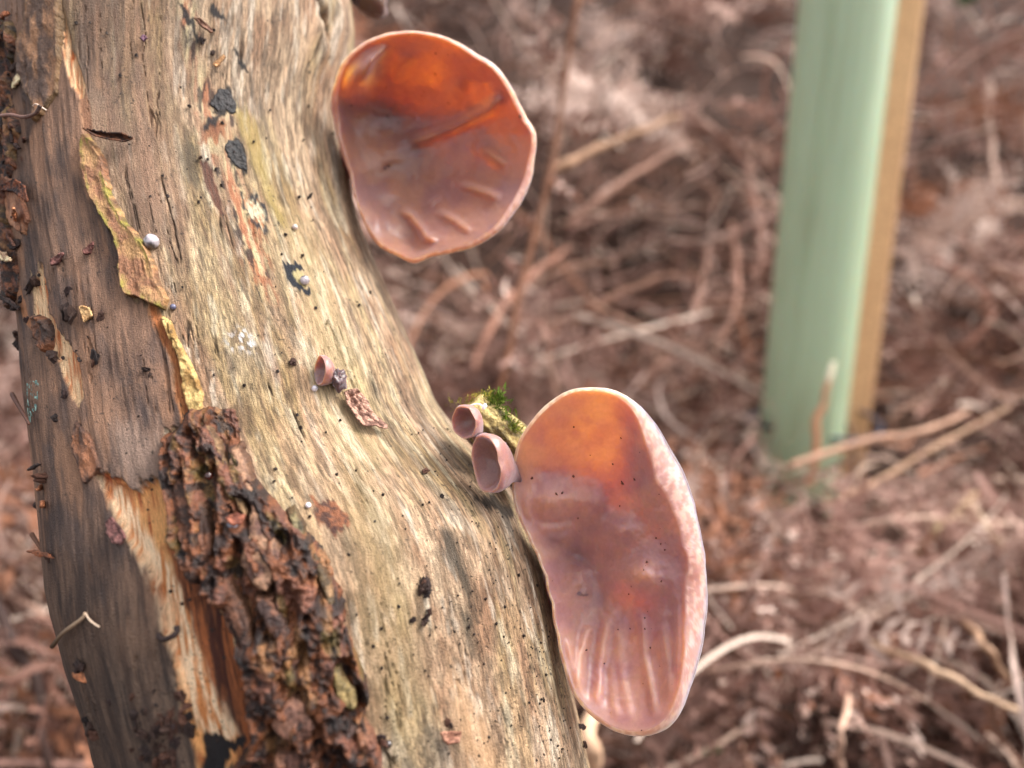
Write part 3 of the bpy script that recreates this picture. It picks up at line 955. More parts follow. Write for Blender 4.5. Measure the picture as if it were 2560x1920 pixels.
def face_point(px, py, c, inner, dfun, bump):
    a = math.atan2(py - c[1], px - c[0])
    ri = by_angle(inner, c, np.linspace(-np.pi, np.pi, 360, endpoint=False))
    r = np.interp(a, np.linspace(-np.pi, np.pi, 360, endpoint=False), ri)
    t = min(1.0, math.hypot(px - c[0], py - c[1]) / r)
    X, Y_ = np.array([px], float), np.array([py], float)
    d = dfun(X, Y_, np.array([t])) - bump(X, Y_) * sstep(1.02, 0.86, t)
    return unproj(px, py, d[0] - 0.00005)


def ear_specks(ear, pts, c, inner, dfun, bump, n_extra, box, seed):
    r_ = np.random.default_rng(seed)
    parts = []
    P = list(pts)
    while len(P) < len(pts) + n_extra:
        x, y = r_.uniform(box[0], box[2]), r_.uniform(box[1], box[3])
        a = math.atan2(y - c[1], x - c[0])
        rr = np.interp(a, np.linspace(-np.pi, np.pi, 360, endpoint=False), by_angle(inner, c, np.linspace(-np.pi, np.pi, 360, endpoint=False)))
        if math.hypot(x - c[0], y - c[1]) < rr * 0.96:
            P.append((x, y, r_.choice([1.3, 1.7, 2.1, 2.8])))
    for i, (x, y, r) in enumerate(P):
        p = face_point(x, y, c, inner, dfun, bump)
        d = (p - CAM) @ FWD
        V, fq = blob(p, r * 0.85 * d / F, FWD + 0.8 * r_.normal(size=3), 0.45, seed + i, 0.6, 8, 6)
        parts.append((V, fq, lin(84, 48, 40)))
    put('soil_specks', mesh_np('soil_specks', *join(parts)), M_crumb, ear, kind='stuff')


ear_specks(bigear, [(1391, 1235, 5), (1405, 1232, 4), (1556, 1207, 6), (1587, 1198, 5), (1434, 1190, 4), (1330, 1195, 4), (1552, 1095, 3), (1435, 1067, 3), (1600, 1130, 3),
                    (1532, 1160, 3), (1653, 1452, 4), (1617, 1405, 3), (1572, 1485, 3), (1578, 1466, 3), (1640, 1345, 3), (1652, 1360, 3), (1466, 1625, 4), (1626, 1619, 3),
                    (1604, 1826, 3), (1612, 1572, 3), (1575, 1572, 3), (1445, 1295, 3)],
           big_c, big_in, big_depth, big_bump, 26, (1380, 1100, 1715, 1800), 5)

# ---- the round ear higher up
up_out = [(1019, 78), (1066, 80), (1114, 92), (1158, 112), (1194, 137), (1230, 155), (1257, 183), (1277, 215), (1297, 255), (1317, 295), (1337, 326), (1342, 358),
          (1337, 398), (1329, 446), (1313, 490), (1285, 533), (1250, 577), (1218, 601), (1178, 621), (1130, 633), (1082, 639), (1055, 653), (1039, 661), (1019, 655),
          (987, 637), (951, 621), (931, 597), (907, 549), (887, 498), (876, 438), (856, 382), (836, 311), (826, 262), (830, 227), (838, 207), (842, 183), (856, 155),
          (887, 124), (919, 100), (959, 84)]
up_in = [(1019, 84), (1064, 86), (1110, 98), (1152, 119), (1187, 145), (1222, 163), (1247, 191), (1266, 222), (1285, 262), (1304, 302), (1322, 332), (1326, 360), (1321, 398),
         (1312, 442), (1296, 482), (1270, 523), (1238, 563), (1208, 586), (1170, 606), (1126, 620), (1080, 628), (1052, 640), (1038, 646), (1020, 642), (990, 626),
         (956, 611), (938, 590), (914, 547), (894, 498), (884, 438), (866, 382), (850, 311), (842, 262), (846, 227), (850, 207), (856, 187), (868, 160), (894, 132), (924, 107), (962, 90)]
up_c = (1080, 370)


def up_depth(px, py, t):
    d = 0.1905 - 0.006 * (px - 830) / 500 - 0.0075 * sstep(330, 80, py) - 0.0065 * sstep(400, 660, py)
    return d + 0.0125 * (1 - t ** 2.2) * (0.75 + 0.25 * np.exp(-((px - 960) / 150) ** 2))


up_bump = bumps(
    [(900, 178, 38, 62, 35, 5.0), (1140, 215, 34, 22, -60, 0.9), (960, 385, 50, 34, -20, 2.0), (1090, 150, 90, 40, 0, 0.9), (975, 480, 34, 26, 0, 1.6),
     (1012, 606, 46, 32, 20, -2.6), (1000, 280, 60, 40, -20, -1.0), (930, 560, 30, 40, 0, 1.2), (880, 330, 30, 60, 0, -1.0)],
    [([(1015, 358), (1066, 342), (1138, 315), (1218, 275), (1268, 232)], 14, 2.3), ([(1136, 462), (1182, 470), (1260, 498)], 12, 1.9), ([(1200, 366), (1272, 420)], 12, 1.7),
     ([(1088, 524), (1140, 552), (1186, 586)], 11, 1.8), ([(995, 520), (1030, 540), (1050, 565), (1066, 592), (1100, 606)], 12, 3.0), ([(1106, 486), (1066, 517)], 7, 0.8),
     ([(968, 108), (930, 150), (903, 215)], 11, 2.0), ([(1060, 120), (1010, 150), (985, 210)], 16, 0.8)])
upear = thing('jelly_ear_fungus', unproj(872, 420, 0.195), 'round amber jelly fungus with folds and thin pale rim on the upper log edge', 'fungus')
me = ear_mesh('cup', up_out, up_in, up_c, up_depth, up_bump, 0.0016, (925, 440, 120, 0.010), jelly_in((148, 100, 76), (130, 86, 78)), jelly_out((164, 116, 106), (182, 140, 130)))
put('cup', me, M_jelly, upear)
V, fq = tube_mesh([unproj(1000, 390, 0.2015), unproj(940, 400, 0.2045), unproj(890, 400, 0.206), unproj(830, 400, 0.207)], [0.004, 0.0045, 0.005, 0.0055], 20)
put('stalk', mesh_np('stalk', V, fq, lin(160, 92, 78)), M_jelly, upear)
ear_specks(upear, [(968, 290, 4), (1300, 291, 5), (970, 416, 6), (962, 420, 5), (877, 263, 4), (895, 292, 3), (1023, 86, 3)],
           up_c, up_in, up_depth, up_bump, 14, (900, 110, 1250, 330), 6)


# ---- little cups: turned goblet bodies
def goblet(rim_c, axis, up_hint, ra, rb, depth, stalk_to, seed, n=64):
    """rim centre, axis pointing out of the mouth, half axes, depth of the bowl, foot point"""
    a = np.asarray(axis, float)
    a /= np.linalg.norm(a)
    u = np.asarray(up_hint, float) - a * (np.asarray(up_hint) @ a)
    u /= np.linalg.norm(u)
    w = np.cross(a, u)
    prof = [(0.02, -0.80, 0), (0.30, -0.74, 0), (0.60, -0.54, 0), (0.80, -0.24, 0), (0.88, -0.06, 0), (0.93, 0.02, 0), (0.97, 0.02, 0), (1.0, -0.06, 0), (1.02, -0.25, 0.02), (0.97, -0.55, 0.08),
            (0.84, -0.90, 0.22), (0.64, -1.20, 0.42), (0.46, -1.45, 0.66), (0.36, -1.65, 0.84), (0.33, -1.8, 1.0)]
    pr = spline(prof, 60)
    th = np.linspace(0, 2 * np.pi, n, endpoint=False)
    foot = np.asarray(stalk_to) - (np.asarray(rim_c) - a * depth * 1.8)
    V, cols = [], []
    for k, (r, z, f) in enumerate(pr):
        wob = 1 + 0.22 * (fbm(np.cos(th) * 1.5 + seed, np.sin(th) * 1.5, np.full(n, z * 1.2), 3, 91) - 0.5)
        c0 = np.asarray(rim_c) + a * z * depth + foot * np.clip(f, 0, 1) ** 1.5
        V.append(c0 + (r * wob * np.cos(th))[:, None] * ra * u + (r * wob * np.sin(th))[:, None] * rb * w)
        cc = mix(lin(140, 94, 84), lin(164, 122, 114), np.array([np.clip(k / 14 - 0.4, 0, 1)]))[0] if k < 26 else mix(lin(158, 112, 102), lin(96, 58, 54), np.array([sstep(34, 58, k)]))[0]
        cols.append(np.broadcast_to(cc, (n, 3)))
    m = len(V)
    V = np.vstack(V + [[np.asarray(rim_c) - a * 0.80 * depth], [np.asarray(stalk_to)]])
    cols = np.vstack(cols + [cols[0][:1], cols[-1][:1]])
    j = np.arange(n)
    f0 = np.stack([np.full(n, m * n), (j + 1) % n, j], -1)
    f1 = np.stack([np.full(n, m * n + 1), (m - 1) * n + j, (m - 1) * n + (j + 1) % n], -1)
    return V, (grid_faces(m, n, True), np.vstack([f0, f1])), cols


def px_m(px, d):
    return px * d / F


D1 = 0.1545
g = thing('jelly_ear_fungus', unproj(1190, 1110, 0.162), 'smallest pale pink goblet fungus in front of the mossy stub', 'fungus')
V, fq, cl = goblet(unproj(1160, 1055, D1), -0.80 * FWD - 0.50 * RIGHT - 0.14 * UP, UP + 0.25 * RIGHT, px_m(42, D1), px_m(37, D1), 0.0036, unproj(1198, 1118, 0.1605), 1)
put('cup', mesh_np('cup', V, fq, cl), M_cup, g)
D2 = 0.1525
g = thing('jelly_ear_fungus', unproj(1265, 1195, 0.160), 'small oval goblet fungus tucked beside the large kidney-shaped one', 'fungus')
V, fq, cl = goblet(unproj(1216, 1160, D2), -0.74 * FWD - 0.66 * RIGHT - 0.05 * UP, UP - 0.30 * RIGHT, px_m(76, D2), px_m(50, D2), 0.0046, unproj(1292, 1190, 0.1590), 2)
put('cup', mesh_np('cup', V, fq, cl), M_cup, g)
u3, v3 = uv(838, 950)
foot3 = surf(u3, v3, 0.0)
n3 = S_normal(np.array([u3 / RU]), np.array([v3 / RV]))[0]
g = thing('jelly_ear_fungus', foot3, 'tiny pink goblet fungus on bare wood above the dry leaf scrap', 'fungus')
d3 = ((foot3 - CAM) @ FWD) - 0.0032
V, fq, cl = goblet(unproj(800, 926, d3 - 0.0005), -0.66 * FWD - 0.74 * RIGHT + 0.05 * UP, UP - 0.25 * RIGHT, px_m(37, d3), px_m(30, d3), 0.0024, foot3 - n3 * 0.0005, 3)
put('cup', mesh_np('cup', V, fq, cl), M_cup, g)
V, fq = blob(unproj(845, 947, d3 + 0.0008), px_m(25, d3), RIGHT * 0.8 + UP * 0.2, 0.7, 4.2, 0.55, 36, 24)
put('shrivelled_lump', mesh_np('shrivelled_lump', V, fq, lin(70, 36, 34)), M_cup, None, 'shrivelled dark purple lump between tiny goblet fungus and leaf scrap', 'lump')
# a dark one hanging behind the log's upper edge
V, fq = blob(unproj(925, -8, 0.222), px_m(52, 0.222), np.array([0.5, 0.2, 0.6]), 0.75, 9.1, 0.25, 28, 18)
put('jelly_ear_fungus', mesh_np('jelly_ear_fungus', V, fq, lin(92, 62, 40)), M_jelly, None, 'dark brown fungus hanging behind the top edge of the log', 'fungus')

# ------------------------------------------------------------------ mossy branch stub (part of the log)
stub_pts = spline([unproj(1345, 1175, 0.1700), unproj(1290, 1130, 0.1680), unproj(1235, 1075, 0.1660), unproj(1190, 1035, 0.1640), unproj(1165, 1012, 0.1635)], 60)
nseg = 72
th = np.linspace(0, 2 * np.pi, nseg, endpoint=False)
T = np.gradient(stub_pts, axis=0)
T /= np.linalg.norm(T, axis=1, keepdims=True)
A = np.cross(T, FWD)
A /= np.linalg.norm(A, axis=1, keepdims=True)
B = np.cross(A, T)
q = np.linspace(0, 1, 60)[:, None]
rad = px_m(72, 0.166) * (1.05 - 0.42 * q) * (1 - 0.9 * sstep(0.93, 1.0, q))
gr = 0.24 * (fbm(th[None, :] * 3.2, q * 2.0, 0, 4, 301) - 0.5) + 0.30 * (np.abs(fbm(np.cos(th)[None, :] * 4, np.sin(th)[None, :] * 4, q * 3, 4, 302) - 0.5) * 2 - 0.3) * 0.6
R = rad * (1 + gr)
V = stub_pts[:, None] + R[..., None] * (np.cos(th)[None, :, None] * A[:, None] + np.sin(th)[None, :, None] * B[:, None])
nz = fbm(np.cos(th)[None, :] * 3, np.sin(th)[None, :] * 3, q * 4, 4, 303)
sc_ = mix(lin(86, 70, 34), lin(214, 188, 120, 0.8), sstep(0.36, 0.62, nz))
stub = put('branch_stub', mesh_np('branch_stub', V, grid_faces(60, nseg, True), sc_.reshape(-1, 3)), M_rot, log_root, label='mossy yellow branch stub')


def tuft(parts, p, n, size, colr, r_):
    for _ in range(n):
        d = r_.normal(size=3)
        d /= np.linalg.norm(d)
        d = d * 0.8 + UP * 0.5 + 0.2 * RIGHT
        s = r_.normal(size=3)
        s = np.cross(d, s)
        s /= np.linalg.norm(s)
        L = size * r_.uniform(0.5, 1.2)
        w = L * 0.22
        p0 = p + r_.normal(size=3) * size * 0.35
        Vt = np.array([p0 - s * w * 0.5, p0 + s * w * 0.5, p0 + d * L * 0.6 + s * w * 0.6, p0 + d * L * 0.6 - s * w * 0.6, p0 + d * L * 1.1 - UP * L * 0.1])
        parts.append((Vt, (np.array([[0, 1, 2, 3]]), np.array([[3, 2, 4]])), colr * r_.uniform(0.6, 1.4)))


r_ = np.random.default_rng(3)
parts = []
for (x, y, n, sz, cc) in [(1241, 995, 90, 26, (84, 110, 40)), (1232, 1010, 70, 24, (96, 118, 44)), (1215, 998, 50, 20, (150, 150, 70)), (1195, 1003, 50, 18, (160, 156, 74)),
                          (1170, 1010, 30, 16, (140, 138, 66)), (1145, 1012, 24, 16, (130, 126, 60)), (1250, 1030, 60, 22, (96, 124, 40)), (1262, 1050, 60, 24, (90, 120, 36)),
                          (1275, 1065, 60, 22, (110, 130, 48)), (1288, 1072, 50, 22, (120, 132, 50)), (1240, 1062, 40, 16, (150, 150, 70)), (1300, 1085, 30, 20, (120, 130, 52)),
                          (1212, 1028, 30, 14, (170, 160, 84)), (1226, 1090, 40, 14, (110, 124, 60)), (1262, 1108, 24, 14, (150, 140, 76)), (1180, 1042, 20, 13, (120, 116, 60))]:
    for k in range(n):
        xx, yy = x + r_.normal() * 11, y + r_.normal() * 9
        tuft(parts, unproj(xx, yy, 0.1615 + 0.003 * r_.random()), 2, px_m(sz, 0.163) * 0.6, lin(*cc, 0.75) * np.array([1.15, 1.0, 0.85]), r_)
put('moss', mesh_np('moss', *join(parts), smooth=False), M_moss, stub, kind='stuff')
pin = thing('pin_mushroom', unproj(1170, 1022, 0.1595), 'minute white mushroom on a thread stem against the mossy stub', 'mushroom')
sp_ = spline([unproj(1168, 1024, 0.1598), unproj(1178, 1013, 0.1592), unproj(1195, 1010, 0.1588), unproj(1210, 1016, 0.1586)], 16)
V, fq = tube_mesh(sp_, px_m(2.2, 0.159), 8)
put('stem', mesh_np('stem', V, fq, lin(236, 226, 216)), M_jelly, pin)
V, fq = blob(unproj(1211, 1017, 0.1584), px_m(9, 0.158), 0.8 * RIGHT - 0.4 * UP - 0.5 * FWD, 0.5, 2.0, 0.12, 18, 12)
put('cap', mesh_np('cap', V, fq, lin(242, 234, 224)), M_jelly, pin)


# ------------------------------------------------------------------ scraps lying on the log
def sheet(name, pts, hfun, cfun, thick=0.00025, res=0.16, warp=0.25, mat=None, seed=0, parent=None, **kw):
    p = upoly(pts)
    lo, hi = p.min(0) - 0.6, p.max(0) + 0.6
    U, V = np.meshgrid(np.arange(lo[0], hi[0], res), np.arange(lo[1], hi[1], res))
    wu = U + warp * 2 * (fbm(U / 1.5, V / 1.5, seed, 3, 371) - 0.5)
    wv = V + warp * 2 * (fbm(U / 1.5, V / 1.5, seed, 3, 373) - 0.5)
    sd = sd_poly(wu, wv, p)
    P = surf(U, V, relief(U, V) + 0.0006 + hfun(sd, U, V, p))
    col = cfun(sd, U, V)
    fc = grid_faces(*U.shape)
    ok = (sd > 0).ravel()
    fc = fc[ok[fc].sum(1) >= 3]
    used = np.unique(fc)
    remap = np.full(U.size, -1)
    remap[used] = np.arange(len(used))
    me = mesh_np(name, P.reshape(-1, 3)[used], remap[fc], col.reshape(-1, 3)[used], np.stack([U, V], -1).reshape(-1, 2)[used])
    o = put(name, me, mat or M_leaf, parent, **kw)
    md = o.modifiers.new('thickness', 'SOLIDIFY')
    md.thickness = thick
    md.offset = 0
    return o


def c_flat(a, b, seed, s=0.8):
    return lambda sd, U, V: mix(lin(*a, 0.75), lin(*b, 0.75), sstep(0.35, 0.65, fbm(U / s, V / s, 0, 4, seed)))


def h_leaf(sd, U, V, p):
    lo, hi = p.min(0), p.max(0)
    a, b = upoly([(862, 976), (900, 1030)]), upoly([(900, 1030), (945, 1066)])
    mid = d_line(U, V, [a[0], a[1], b[1]])
    return 0.0010 + 0.0012 * sstep(1.6, 0.0, sd) * 0.6 + 0.0006 * np.exp(-(mid / 0.35) ** 2) + 0.0009 * (fbm(U / 0.7, V / 0.7, 0, 3, 381) - 0.5)


sheet('leaf_scrap', [(848, 979), (853, 1006), (870, 1032), (884, 1054), (898, 1064), (925, 1065), (945, 1071), (952, 1062), (928, 1042), (912, 1026), (903, 1001), (889, 984), (875, 970), (862, 973)],
      h_leaf, c_flat((116, 80, 66), (200, 154, 132), 382, 0.6), 0.0003, 0.12, 0.15, label='wrinkled reddish brown dry leaf scrap on the bare wood', cat='leaf')
sheet('seed_husk', [(225, 330), (250, 336), (290, 341), (318, 342), (345, 355), (325, 364), (292, 360), (258, 352)],
      lambda sd, U, V, p: 0.0008 + 0.0016 * np.exp(-np.maximum(sd, 0) / 0.35), c_flat((52, 32, 24), (120, 76, 52), 383), 0.0003, 0.13, 0.1,
      label='dark curled husk lying across the top of the olive bark strip', cat='husk')
for pts, a, b, nm, lb, cat, h in [
    ([(209, 768), (222, 766), (234, 772), (246, 790), (232, 800), (224, 808), (216, 790)], (196, 150, 100), (230, 186, 130), 'bark_chip', 'flat tan chip with a dark dot on dark bark', 'chip', 0.0004),
    ([(288, 1300), (304, 1286), (322, 1312), (338, 1338), (326, 1356), (306, 1352), (292, 1326)], (92, 60, 56), (150, 100, 94), 'bark_chip', 'purplish brown chip at the edge of the orange strip', 'chip', 0.0010),
    ([(585, 1278), (608, 1268), (632, 1272), (626, 1292), (604, 1298)], (120, 66, 50), (176, 108, 82), 'bark_chip', 'red brown chip roofing a glossy bead in the rotten bark', 'chip', 0.0052),
    ([(1090, 1822), (1138, 1818), (1140, 1826), (1134, 1846), (1110, 1852), (1096, 1840)], (140, 92, 72), (196, 142, 116), 'bark_chip', 'pinkish striped scrap low on the bare wood', 'chip', 0.0006),
    ([(143, 655), (160, 640), (172, 634), (176, 640), (160, 662), (150, 668)], (96, 60, 54), (140, 92, 84), 'bark_chip', 'narrow purple brown chip beside a twin on dark bark', 'chip', 0.0005),
    ([(222, 630), (234, 614), (244, 606), (246, 614), (236, 638), (226, 640)], (110, 66, 58), (150, 96, 86), 'bark_chip', 'slim reddish chip left of the olive bark strip', 'chip', 0.0005),
    ([(352, 100), (362, 92), (372, 100), (362, 110)], (110, 76, 96), (140, 100, 116), 'bark_chip', 'small square mauve chip high on the log', 'chip', 0.0003),
    ([(482, 48), (500, 52), (530, 80), (526, 88), (505, 76)], (110, 74, 58), (160, 116, 92), 'bark_chip', 'brown ribbed splinter near the top of the log', 'chip', 0.0008),
    ([(530, 165), (556, 142), (562, 146), (545, 168), (535, 174)], (196, 146, 100), (220, 170, 120), 'bark_chip', 'thin tan splinter above the black crusts', 'chip', 0.0006),
    ([(18, 480), (60, 484), (95, 510), (90, 470), (60, 452)], (52, 34, 30), (130, 74, 48), 'bark_chip', 'dark triangular chip on the debris at the bark edge', 'chip', 0.0012),
]:
    sheet(nm, pts, lambda sd, U, V, p, h=h: h + 0.0006 * (fbm(U / 0.9, V / 0.9, 0, 3, 391) - 0.5) + 0.0004 * np.exp(-np.maximum(sd, 0) / 0.3), c_flat(a, b, 392), 0.0004, 0.13, 0.15,
          label=lb, cat=cat)

# ragged debris along the shaded edge of the log
r_ = np.random.default_rng(12)
for i in range(41):
    y0 = r_.uniform(-10, 800) if i < 34 else r_.uniform(1130, 1900)
    xl = np.interp(y0, LEFT[:, 0], LEFT[:, 1])
    x0 = max(xl, 0) + abs(r_.normal()) * (28 if i < 34 else 8) + (4 if i < 34 else 16)
    L, W = r_.uniform(16, 52), r_.uniform(8, 20)
    a = r_.normal() * 0.5 + 1.35
    ca, sa = math.cos(a), math.sin(a)
    k = r_.integers(5, 8)
    pts = []
    for q_ in range(k):
        b = 2 * math.pi * q_ / k
        ex, ey = L * 0.5 * math.cos(b) * r_.uniform(0.7, 1.2), W * 0.5 * math.sin(b) * r_.uniform(0.7, 1.2)
        pts.append((x0 + ex * ca - ey * sa, y0 + ex * sa + ey * ca))
    c1 = [(46, 32, 28), (70, 44, 34), (110, 66, 44), (150, 96, 66), (196, 156, 124)][r_.choice(5, p=[0.35, 0.3, 0.18, 0.12, 0.05])]
    c2 = tuple(min(255, int(v * 1.5)) for v in c1)
    lift, tilt = r_.uniform(0.0, 0.0022), r_.uniform(-0.5, 0.5)
    sheet('bark_flake', pts, lambda sd, U, V, p, l=lift, t=tilt: l + 0.001 * t * (U - p[:, 0].mean()) + 0.0007 * (fbm(U / 0.8, V / 0.8, l * 1e4, 3, 401) - 0.5),
          c_flat(c1, c2, 402 + i), 0.0005, 0.2, 0.3, parent=log_root)


def on_log(px, py, h=0.0):
    u, v = uv(px, py)
    return surf(np.array(u), np.array(v), h)


def twig(name, pts, width, colr, label, cat='twig', col2=None, seg=8):
    """pts: (px,py,lift in mm)"""
    P = spline([on_log(x, y, 0.0005 + h * 1e-3) for x, y, h in pts], 30)
    d = (P - CAM) @ FWD
    V, fq = tube_mesh(P, px_m(1, d) * width * 0.5 * (1 + 0.3 * (fbm(np.arange(30) / 3.0, width, 0, 2, 5) - 0.5)), seg)
    c = np.repeat(mix(lin(*colr), lin(*(col2 or colr)), np.linspace(0, 1, 30)), seg, 0)
    c = np.vstack([c, c[:1], c[-1:]])
    return put(name, mesh_np(name, V, fq, c), M_crumb, None, label, cat)


twig('curled_twig', [(28, 298, 2), (70, 300, 3), (105, 308, 3.5), (135, 302, 4), (150, 285, 4.5)], 9, (150, 110, 96), 'curled brown fibre arching off the torn bark', col2=(60, 42, 36))
twig('pale_fibre', [(110, 275, 2), (130, 276, 3.2), (150, 290, 3)], 4, (226, 200, 180), 'thin pale fibre hooked over the curled brown one', 'fibre')
twig('bent_twig', [(170, 1608, 2.0), (185, 1580, 1.6), (205, 1560, 1.2), (228, 1540, 1.0), (236, 1528, 1.0)], 11, (64, 46, 32), 'short bent olive twig clinging to the dark lower bark', col2=(190, 160, 130))
twig('pale_fibre', [(236, 1528, 1.0), (250, 1545, 1.2), (266, 1562, 0.8)], 5, (214, 186, 160), 'frayed pale fibre at the tip of the bent twig', 'fibre')
twig('dark_twig', [(408, 1583, 0.5), (425, 1590, 1.2), (448, 1582, 1.6), (460, 1570, 1.4), (455, 1560, 1.0)], 15, (44, 28, 24), 'stubby black-brown twig lying on the cream strip')
twig('dark_twig', [(490, 1285, 1.0), (505, 1310, 1.0), (520, 1340, 0.8)], 8, (50, 34, 28), 'short dark twig in the rotten bark')
# slivers jutting past the left edge
for i, (pts, w, c, lb) in enumerate([
    ([(80, 1336), (95, 1360), (112, 1385), (124, 1400)], 12, (96, 58, 34), 'rusty brown sliver jutting from the shaded edge above the bent twig'),
    ([(134, 1455), (138, 1490), (150, 1530), (160, 1550)], 14, (118, 58, 36), 'red brown sliver peeling off the shaded edge'),
    ([(96, 1196), (100, 1240), (106, 1290)], 9, (190, 140, 70), 'thin golden sliver along the shaded edge'),
    ([(30, 985), (45, 1012), (62, 1040), (72, 1060)], 12, (84, 52, 40), 'dark curved sliver by the turquoise mould'),
]):
    P = spline([unproj(x, y, 0.158 - 0.004 * k) for k, (x, y) in enumerate(pts)], 14)
    V, fq = tube_mesh(P, px_m(w * 0.5, 0.155) * np.linspace(1, 0.5, 14) * (1 + 0.4 * (fbm(np.arange(14) / 2.0, i, 0, 2, 8) - 0.5)), 7)
    put('bark_sliver', mesh_np('bark_sliver', V, fq, lin(*c)), M_crumb, None, lb, 'sliver')

# glossy beads
for x, y, r, c, lb in [
    (383, 606, 19, (176, 166, 170), 'grey-white glossy ball against the olive bark strip'),
    (758, 701, 12, (206, 192, 196), 'pearly bead inside the black crescent mark'),
    (785, 971, 8, (214, 204, 210), 'pearly bead under the tiny goblet fungus'),
    (735, 568, 7, (196, 176, 170), 'faint pinkish bead above the black crescent mark'),
    (537, 1184, 10, (120, 56, 44), 'red brown bead in the rotten bark'),
    (500, 1246, 9, (130, 74, 66), 'dull mauve bead in the rotten bark below the red one'),
    (596, 1300, 15, (150, 150, 160), 'silvery bead in a dark hollow of the rotten bark'),
    (770, 1262, 7, (226, 220, 230), 'white bead at the corner of the red-brown stain'),
    (434, 768, 8, (90, 88, 110), 'blue-grey bead below the olive bark strip'),
    (968, 1856, 11, (52, 40, 36), 'dark wet bead low beside the rotten bark'),
]:
    deep = 0.0030 if (x, y) in ((537, 1184), (500, 1246), (596, 1300)) else 0.0
    p = on_log(x, y, deep + px_m(r, 0.135) * 0.8)
    d = (p - CAM) @ FWD
    V, fq = blob(p, px_m(r, d), None, 1, x * 0.01, 0.06, 32, 22)
    cc = lin(*c, 0.8) * (0.2 + 1.1 * sstep(0.3, 0.6, fbm(V[:, 0] * 600, V[:, 1] * 600, V[:, 2] * 600, 3, 6)))[:, None]
    put('glossy_bead', mesh_np('glossy_bead', V, fq, cc), M_bead, None, lb, 'bead')

# dark crumbs of rotted bark
protos = []
for k in range(6):
    V, fq = blob((0, 0, 0), 1.0, None, 1, k * 3.3, 0.9, 13, 9)
    protos.append(mesh_np('bark_crumb', V, fq, lin(*[(48, 32, 28), (60, 40, 32), (40, 28, 26), (84, 52, 38), (54, 36, 34), (70, 44, 34)][k]), smooth=False))
    protos[-1].materials.append(M_crumb)
r_ = np.random.default_rng(21)
spots = [(172, 780, 15), (186, 792, 17), (245, 895, 15), (240, 905, 9), (176, 733, 9), (258, 792, 9), (85, 712, 15), (96, 706, 12), (66, 745, 11), (38, 738, 16), (80, 800, 9), (36, 840, 13), (40, 860, 13),
         (140, 890, 12), (148, 1046, 11), (130, 1195, 18), (124, 1190, 12), (138, 1400, 14), (90, 1260, 11), (240, 1815, 18), (228, 1800, 12), (250, 1830, 15),
         (170, 990, 9), (730, 906, 9), (1060, 1465, 15), (1050, 1472, 12), (1066, 1480, 13), (1058, 1454, 9), (1060, 1545, 10), (1070, 1530, 8), (1030, 1548, 7), (1058, 1556, 8),
         (770, 492, 7), (1060, 1178, 9), (1448, 1815, 8), (1456, 1860, 9), (370, 925, 8), (378, 937, 6), (205, 900, 6), (955, 1850, 12), (948, 1838, 10), (500, 395, 6),
         (505, 104, 8), (530, 135, 6), (1100, 1240, 6), (1115, 1800, 7), (1125, 1812, 6)]
for _ in range(64):
    spots.append((r_.normal(410, 42), r_.normal(1825, 50), r_.uniform(7, 15)))
for _ in range(36):
    spots.append((abs(r_.normal(0, 26)) + 10, r_.uniform(20, 760), r_.uniform(5, 13)))
GROUPS = {'heap': ('dark crumb in the heap on dark bark beside the cream strip', 'crumb heap beside the cream strip'),
          'edge': ('dark crumb among the torn flakes along the shaded log edge', 'crumbs along the shaded edge'),
          'bare': ('small dark crumb stuck to the bare streaky wood', 'crumbs on the bare wood'),
          'skin': ('small dark crumb lying loose on the dark bark skin', 'crumbs on the dark bark skin')}
for i, (x, y, r) in enumerate(spots):
    p = on_log(x, min(y, 1935), 0.0004 + px_m(r, 0.14) * 0.15)
    o = bpy.data.objects.new('bark_crumb', protos[i % 6])
    scene.collection.objects.link(o)
    o.location = p
    s = px_m(r, (p - CAM) @ FWD)
    o.scale = (s * r_.uniform(0.9, 1.6), s * r_.uniform(0.6, 1.1), s * r_.uniform(0.3, 0.8))
    o.rotation_euler = tuple(r_.uniform(0, 6.28, 3))
    k_ = 'heap' if y > 1700 and 300 < x < 560 else ('edge' if x < np.interp(y, LEFT[:, 0], LEFT[:, 1]).clip(0) + 60 else ('bare' if x > 480 + max(0, y - 1000) * 0.6 else 'skin'))
    o['label'], o['group'] = GROUPS[k_]
    o['category'] = 'crumb'
# specks too fine to count
parts = []
for i in range(700):
    if i < 420:
        x, y, r = r_.uniform(900, 1440), r_.uniform(1050, 1915), r_.choice([1.6, 2.2, 3.0, 4.0], p=[0.4, 0.35, 0.18, 0.07])
        if r_.random() > sstep(850, 1350, x):
            continue
    else:
        x, y, r = r_.uniform(60, 1000), r_.uniform(20, 1900), r_.choice([1.6, 2.2, 3.2, 4.5])
    xr, xl = np.interp(y, RGHT[:, 0], RGHT[:, 1]), np.interp(y, LEFT[:, 0], LEFT[:, 1])
    if not (xl + 20 < x < xr - 12):
        continue
    p = on_log(x, y, 0.00025)
    V, fq = blob(p, px_m(r, (p - CAM) @ FWD), None, 1, i * 0.7, 0.5, 6, 5)
    parts.append((V, fq, lin(44, 32, 28)))
put('soil_specks', mesh_np('soil_specks', *join(parts)), M_crumb, log_root, kind='stuff')

